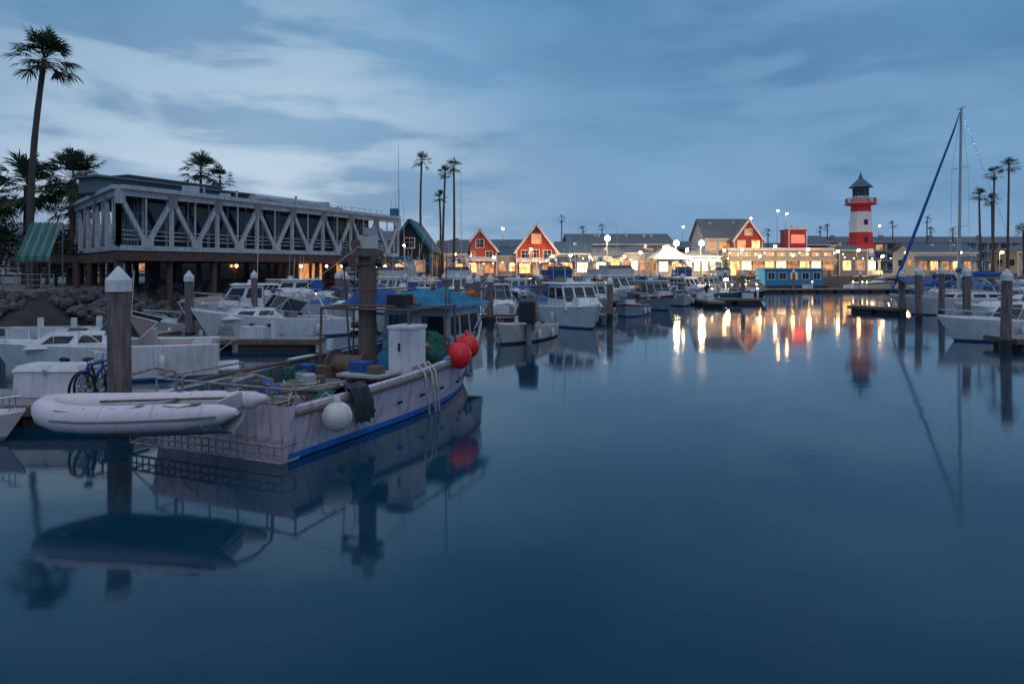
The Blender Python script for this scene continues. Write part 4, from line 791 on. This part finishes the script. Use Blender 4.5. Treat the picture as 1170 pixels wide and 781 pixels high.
o.beam('crosstree','oldwood',(mx-.62,my-.25,3.85),(mx+.62,my-.25,3.85),.14,.16); o.beam('crosstree','rust',(mx-.5,my-.2,3.55),(mx+.4,my-.2,3.6),.06,.06)
for dx in(-.55,.5): o.sph('mast_blocks','black',(mx+dx,my-.22,3.6),.11,8); o.tube('rigging','rope',[(mx+dx,my-.2,3.7),(mx+dx*2.4,my+3,2.5)],.012,4)
for z in(1.2,2.0,2.9): o.box('mast_straps','rust',(mx,my,z),(.37,.37,.07))
o.tube('rigging','rope',[(mx,my,4.2),(0,5.3,2.0)],.013,4); o.tube('rigging','rope',[(mx,my,4.2),(-1.6,-5.2,1.1)],.013,4); o.tube('whip_aerial','white',[(1.0,2.5,2.4),(1.05,2.4,6.4)],[.016,.008],4); o.tube('whip_aerial','white',[(-.9,2.5,2.4),(-.95,2.5,5.6)],[.016,.008],4)
for x0,x1,zz in((-1.5,-1.65,4.6),(-1.4,-1.2,3.6),(1.5,1.65,3.9)): o.tube('trolling_pole','rust',[(x0,.6,.9),(x1,.4,zz)],[.035,.015],5)
o.cyl('winch_drum','rust',(mx-.5,my-.7,1.0),(mx+.5,my-.7,1.0),.28,n=14)
for dx in(-.5,.5): o.cyl('winch_flange','rust',(mx+dx-.02,my-.7,1.0),(mx+dx+.02,my-.7,1.0),.42,n=16)
o.box('winch_base','rust',(mx,my-.7,.65),(1.3,.6,.4)); o.box('fish_hold','fdeck',(mx+.1,-2.5,.6),(1.4,1.3,.36)); o.box('hold_lid','fdeck',(mx+.1,-2.5,.81),(1.5,1.4,.06))
o.box('fish_cabinet','boxw',(1.3,-.95,1.45),(.62,.7,1.15)); o.box('cabinet_lid','boxw',(1.3,-.95,2.06),(.68,.76,.08)); o.box('cabinet_base','oldwood',(1.2,-.95,.78),(.9,.9,.18)); o.box('cabinet_handle','black',(1.3,-1.32,1.6),(.05,.04,.2))
o.box('bait_tray','fhouse',(.75,-1.75,1.0),(1.2,.9,.07))
for dx in(-.5,.5):
    for dy in(-.35,.35): o.box('tray_legs','rust',(.75+dx,-1.75+dy,.7),(.05,.05,.55))
o.box('bait_bins','canvas_blue',(.5,-1.7,1.15),(.45,.4,.24)); o.box('bait_bins','rust',(1.0,-1.85,1.12),(.35,.3,.18))
o.sph('net_pile','net',(1.15,.45,1.2),.6,20,(.8,1.1,.95),.16); o.sph('net_pile','net',(.9,1.1,.9),.5,18,(.9,1.1,.8),.17); tarp('net_cover','canvas_teal',(.4,.2,.85),.7,.8,.7,3)
for k in range(12): o.sph('net_floats','orange' if k%3 else 'gel2',(1.1+.45*math.cos(k*1.3),.4+.5*math.sin(k*1.3),1.25+.3*math.sin(k*2.1)),.07,8)
for p,r in(((1.93,.55,1.22),.33),((1.9,1.15,1.38),.3)): o.sph('red_buoys','buoy',p,r,20,(1,1,1.08)); o.cyl('buoy_necks','buoy',(p[0],p[1],p[2]+r),(p[0]-.08,p[1],p[2]+r+.12),.07,.05,8)
o.sph('white_fender','fenderw',(2.12,-4.75,.72),.28,22); o.cyl('white_fender','fenderw',(2.12,-4.75,.98),(2.08,-4.75,1.08),.07,n=8); o.tube('fender_line','rope',[(2.08,-4.75,1.06),(1.85,-4.75,1.14),(1.7,-4.75,1.0)],.018,5)
vs=[];nx=7
prof=[(1.3,.6),(1.55,1.08),(1.78,1.17),(1.97,1.1),(2.07,.8),(2.05,.4)]
for i in range(nx+1):
    y=-4.1+i*.09
    for j,(x,z) in enumerate(prof): vs.append((x+.03*math.sin(i*2+j),y+.04*math.sin(j*1.7),z+.02*math.sin(i*1.3)+(.05*math.sin(i*2.2) if j==5 else 0)))
k=len(prof); o.add('black_tarp','black',vs,[(i*k+j,i*k+j+1,(i+1)*k+j+1,(i+1)*k+j) for i in range(nx) for j in range(k-1)],True)
for y in(-1.2,-.9,-.72): o.tube('hoses','rope',[(1.3,y,1.0),(1.75,y,1.2),(2.0,y-.1,1.0),(2.05,y-.1,.6),(1.98,y+.12,.12),(1.9,y+.3,-.2)],.032,7)
for x in(-1.7,-1.0,-.3,.4,1.1,1.75): o.tube('stern_rail','galv',[(x,Y0+.04,.95),(x,Y0+.04,1.3)],.022,5)
o.tube('stern_rail','galv',[(-1.7,Y0+.04,1.3),(1.75,Y0+.04,1.3)],.025,6); o.tube('stern_rail','galv',[(1.75,Y0+.04,1.3),(1.8,Y0+1.4,1.25),(1.8,Y0+1.5,1.0)],.025,6); o.tube('stern_rail','galv',[(-1.7,Y0+.04,1.3),(-1.8,Y0+2.4,1.3),(-1.8,Y0+2.5,1.0)],.025,6)
for z in(.12,.40): o.tube('platform_rack','galv',[(-1.85,Y0,z),(-1.85,Y0-.42,z),(1.85,Y0-.42,z),(1.85,Y0,z)],.025,5)
o.tube('platform_rack','galv',[(-1.85,Y0-.42,.26),(1.85,Y0-.42,.26)],.018,5)
for i in range(23):
    x=-1.85+i*3.7/22; o.tube('platform_rack','galv',[(x,Y0-.42,.12),(x,Y0-.42,.40)],.014,4)
    if i%2==0:o.tube('platform_rack','galv',[(x,Y0-.42,.40),(x,Y0,.40)],.014,4)
for s_ in(-1,1): o.tube('davits','galv',[(s_*1.2,Y0+.1,.5),(s_*1.2,Y0+.05,1.45),(s_*1.2,Y0-.4,1.6),(s_*1.2,Y0-.9,1.55)],.035,7)
for x in(-1.85,-.6,.6,1.85): o.tube('rack_braces','galv',[(x,Y0-.4,.40),(x*.95,Y0+.02,.9)],.02,5)
for k in range(36):
    x=R.uniform(-1.5,1.3);y=R.uniform(-5.1,-1.4); c=R.choice(['black','oldwood','canvas_blue','rust','canvas_tan','fhouse','net','finner','oldwood']); sz=R.uniform(.12,.38); o.box('deck_gear',c,(x,y,.42+sz/2+(.4 if R.random()<.25 else 0)),(sz*1.2,sz,sz),R.uniform(0,3))
tarp('deck_tarp','canvas_blue',(-1.0,-3.2,.43),.6,.8,.55,4); tarp('deck_net','net',(.9,-3.4,.43),.6,.7,.5,5); tarp('deck_tarp','canvas_tan',(-.2,-4.5,.43),.7,.5,.45,6); tarp('deck_net','black',(-.9,-1.9,.43),.5,.6,.6,7)
for k in range(8):
    x=R.uniform(-1.3,1.2);y=R.uniform(-4.9,-2); z=R.uniform(.5,.9); o.tube('rope_coils','rope',[(x+.22*math.cos(t*.5),y+.22*math.sin(t*.5),z+t*.006) for t in range(36)],.02,5)
for k in range(5): o.tube('deck_hoses','black' if k%2 else 'rope',[(R.uniform(-1.5,1.4),R.uniform(-5,-1.5),.5+R.uniform(0,.5)) for _ in range(5)],.02,5)
o.tube('boat_hook','oldwood',[(-1.75,-4.9,1.1),(-1.75,1.0,1.15)],.05,6)
for dx in(-1.4,-.9): o.cyl('fuel_drums','canvas_blue' if dx<-1 else 'rust',(dx,-1.3,.42),(dx,-1.3,1.05),.22,n=16)
o.done(.012)
# ------------------------------------------------------------------ inflatable dinghy
o=Bd('inflatable_dinghy',(-6.1,11.45,1.08),-90)
def tubepath(s_): return [(s_*.58,-1.8,.04),(s_*.58,-1.55,.02),(s_*.58,-.9,0),(s_*.58,0,0),(s_*.57,.7,.02),(s_*.5,1.15,.05),(s_*.34,1.5,.1),(s_*.14,1.68,.14),(0,1.72,.15)]
for s_ in(-1,1):
    o.tube('tube','rib',tubepath(s_),[.05,.15,.21,.22,.22,.22,.21,.205,.205],18)
    o.tube('rubbing_strake','ribd',[(p[0]+s_*(.215 if i<5 else .15),p[1]+(0 if i<5 else .1),p[2]) for i,p in enumerate(tubepath(s_)[1:-1])],.022,6)
    for y in(-.9,0,.9): o.tube('grab_lines','ribd',[(s_*.66,y-.25,.2),(s_*.7,y,.17),(s_*.66,y+.25,.2)],.012,4)
    for y in(-1.15,-.25,.65): o.sph('patches','ribd',(s_*.6,y,.205),.09,8,(1,1,.2))
    for y in(-1.3,-.5,.35): o.tube('tube_seams','rib',[(s_*.58+.224*math.cos(t*math.pi/10),y,.01+.224*math.sin(t*math.pi/10)) for t in range(20)],.006,4,True)
n=12; vs=[]
for i in range(n+1):
    t=i/n; y=-1.45+t*2.95; w_=.5*(1-max(0,(t-.55)/.45)**2)+.02; kz=-.42+.32*max(0,(t-.5)/.5)**2
    vs+=[(-w_,y,-.08),(-w_*.75,y,-.26+.1*t*t),(0,y,kz),(w_*.75,y,-.26+.1*t*t),(w_,y,-.08)]
o.add('rigid_hull','ribh',vs,[(i*5+j,i*5+j+1,i*5+6+j,i*5+5+j) for i in range(n) for j in range(4)],True)
o.box('floor','ribd',(0,-.1,-.06),(1.0,2.7,.04)); o.box('transom_board','ribh',(0,-1.4,.02),(.85,.06,.34)); o.box('thwart','ribd',(0,-.2,.12),(.95,.25,.04)); o.tube('oars','oldwood',[(.3,-1.2,.12),(.25,1.0,.16)],.022,6)
r=o.done(); r.rotation_euler=(rad(-3.0),0,rad(87))
boat('rowing_skiff',-11.6,13.7,88,3.6,1.4,'open',hm='rib',stripe='ribd',seed=4,Fb=.6,Fs=.45,ant=0,ob=False,fender=False,bevel=.01,clut=False)
o=Bd('dock_box',(-10.75,16.1,.49)); o.frust('body','boxw',-.4,.4,1.5,0,.6,-.38,.38,1.46); o.frust('lid','boxw',-.43,.43,1.56,.6,.74,-.3,.3,1.4); o.box('latch','chrome',(0,-.42,.6),(.1,.03,.12)); o.done(.02)
def bicycle(x,y,a,frame='bike',lean=.15):
    o=Bd('bicycle',(x,y,.5),a); r=.33
    for yy in(-.5,.52):
        o.tube('wheel_tyre','tyre',[(0,yy+r*math.cos(t*math.pi/12),r+r*math.sin(t*math.pi/12)) for t in range(24)],.028,6,True)
        for k in range(8):
            t=k*math.pi/8; o.tube('spokes','chrome',[(0,yy-r*.95*math.cos(t),r-r*.95*math.sin(t)),(0,yy+r*.95*math.cos(t),r+r*.95*math.sin(t))],.004,3)
        o.cyl('hub','chrome',(-.05,yy,r),(.05,yy,r),.03,n=8)
    bb=(0,-.08,.3); st=(0,-.22,.78); hd=(0,.36,.82); hb=(0,.4,.68)
    for p,q in((bb,st),(st,hd),(bb,hb),(hd,hb)): o.tube('frame',frame,[p,q],.026,7)
    for s_ in(-1,1):
        o.tube('frame',frame,[bb,(s_*.04,-.5,r)],.014,5); o.tube('frame',frame,[st,(s_*.04,-.5,r)],.014,5); o.tube('fork',frame,[hb,(s_*.04,.45,.55),(s_*.04,.52,r)],.016,5)
    o.tube('seat_post','chrome',[st,(0,-.26,.9)],.014,5); o.sph('saddle','black',(0,-.27,.93),.13,8,(.6,1.1,.3)); o.tube('handlebar','chrome',[(-.28,.28,1.02),(-.15,.36,1.0),(0,.36,.98),(.15,.36,1.0),(.28,.28,1.02)],.013,6); o.tube('stem','chrome',[hd,(0,.36,.98)],.014,5)
    o.cyl('chainring','pole',(.03,-.08,.3),(.045,-.08,.3),.1,n=14); o.tube('cranks','chrome',[(-.07,-.16,.16),(-.07,-.08,.3),(.07,-.08,.3),(.07,0,.44)],.012,5)
    for p in((-.12,-.16,.16),(.12,0,.44)): o.box('pedals','black',p,(.09,.07,.02))
    rt=o.done(); rt.rotation_euler=(0,lean,-rad(a))
bicycle(-9.75,15.75,-2,'bike',.12); bicycle(-9.45,15.7,4,'black',-.1)
o=Bd('string_lights')
for x0,x1,y,z in((37.5,57,117.6,6.0),(28.5,36,113.8,5.2),(12,20,115.3,5.0),(58,66,119,5.3),(-8,8,115.4,4.4)):
    n=int((x1-x0)/1.5); pts=[]
    for i in range(n+1):
        x=x0+(x1-x0)*i/n; zz=z-.25*abs(math.sin(i*math.pi/4)); pts.append((x,y,zz)); o.sph('bulbs','bulbs',(x,y,zz-.08),.075,6)
    o.tube('cable','black',pts,.015,4)
o.done()
lamp(23.6,75.5,2.0,260,(1,.74,.45),True,z0=.2,arm=.3,r=.22,name='dock_lamp')
print('objects',len(bpy.data.objects))
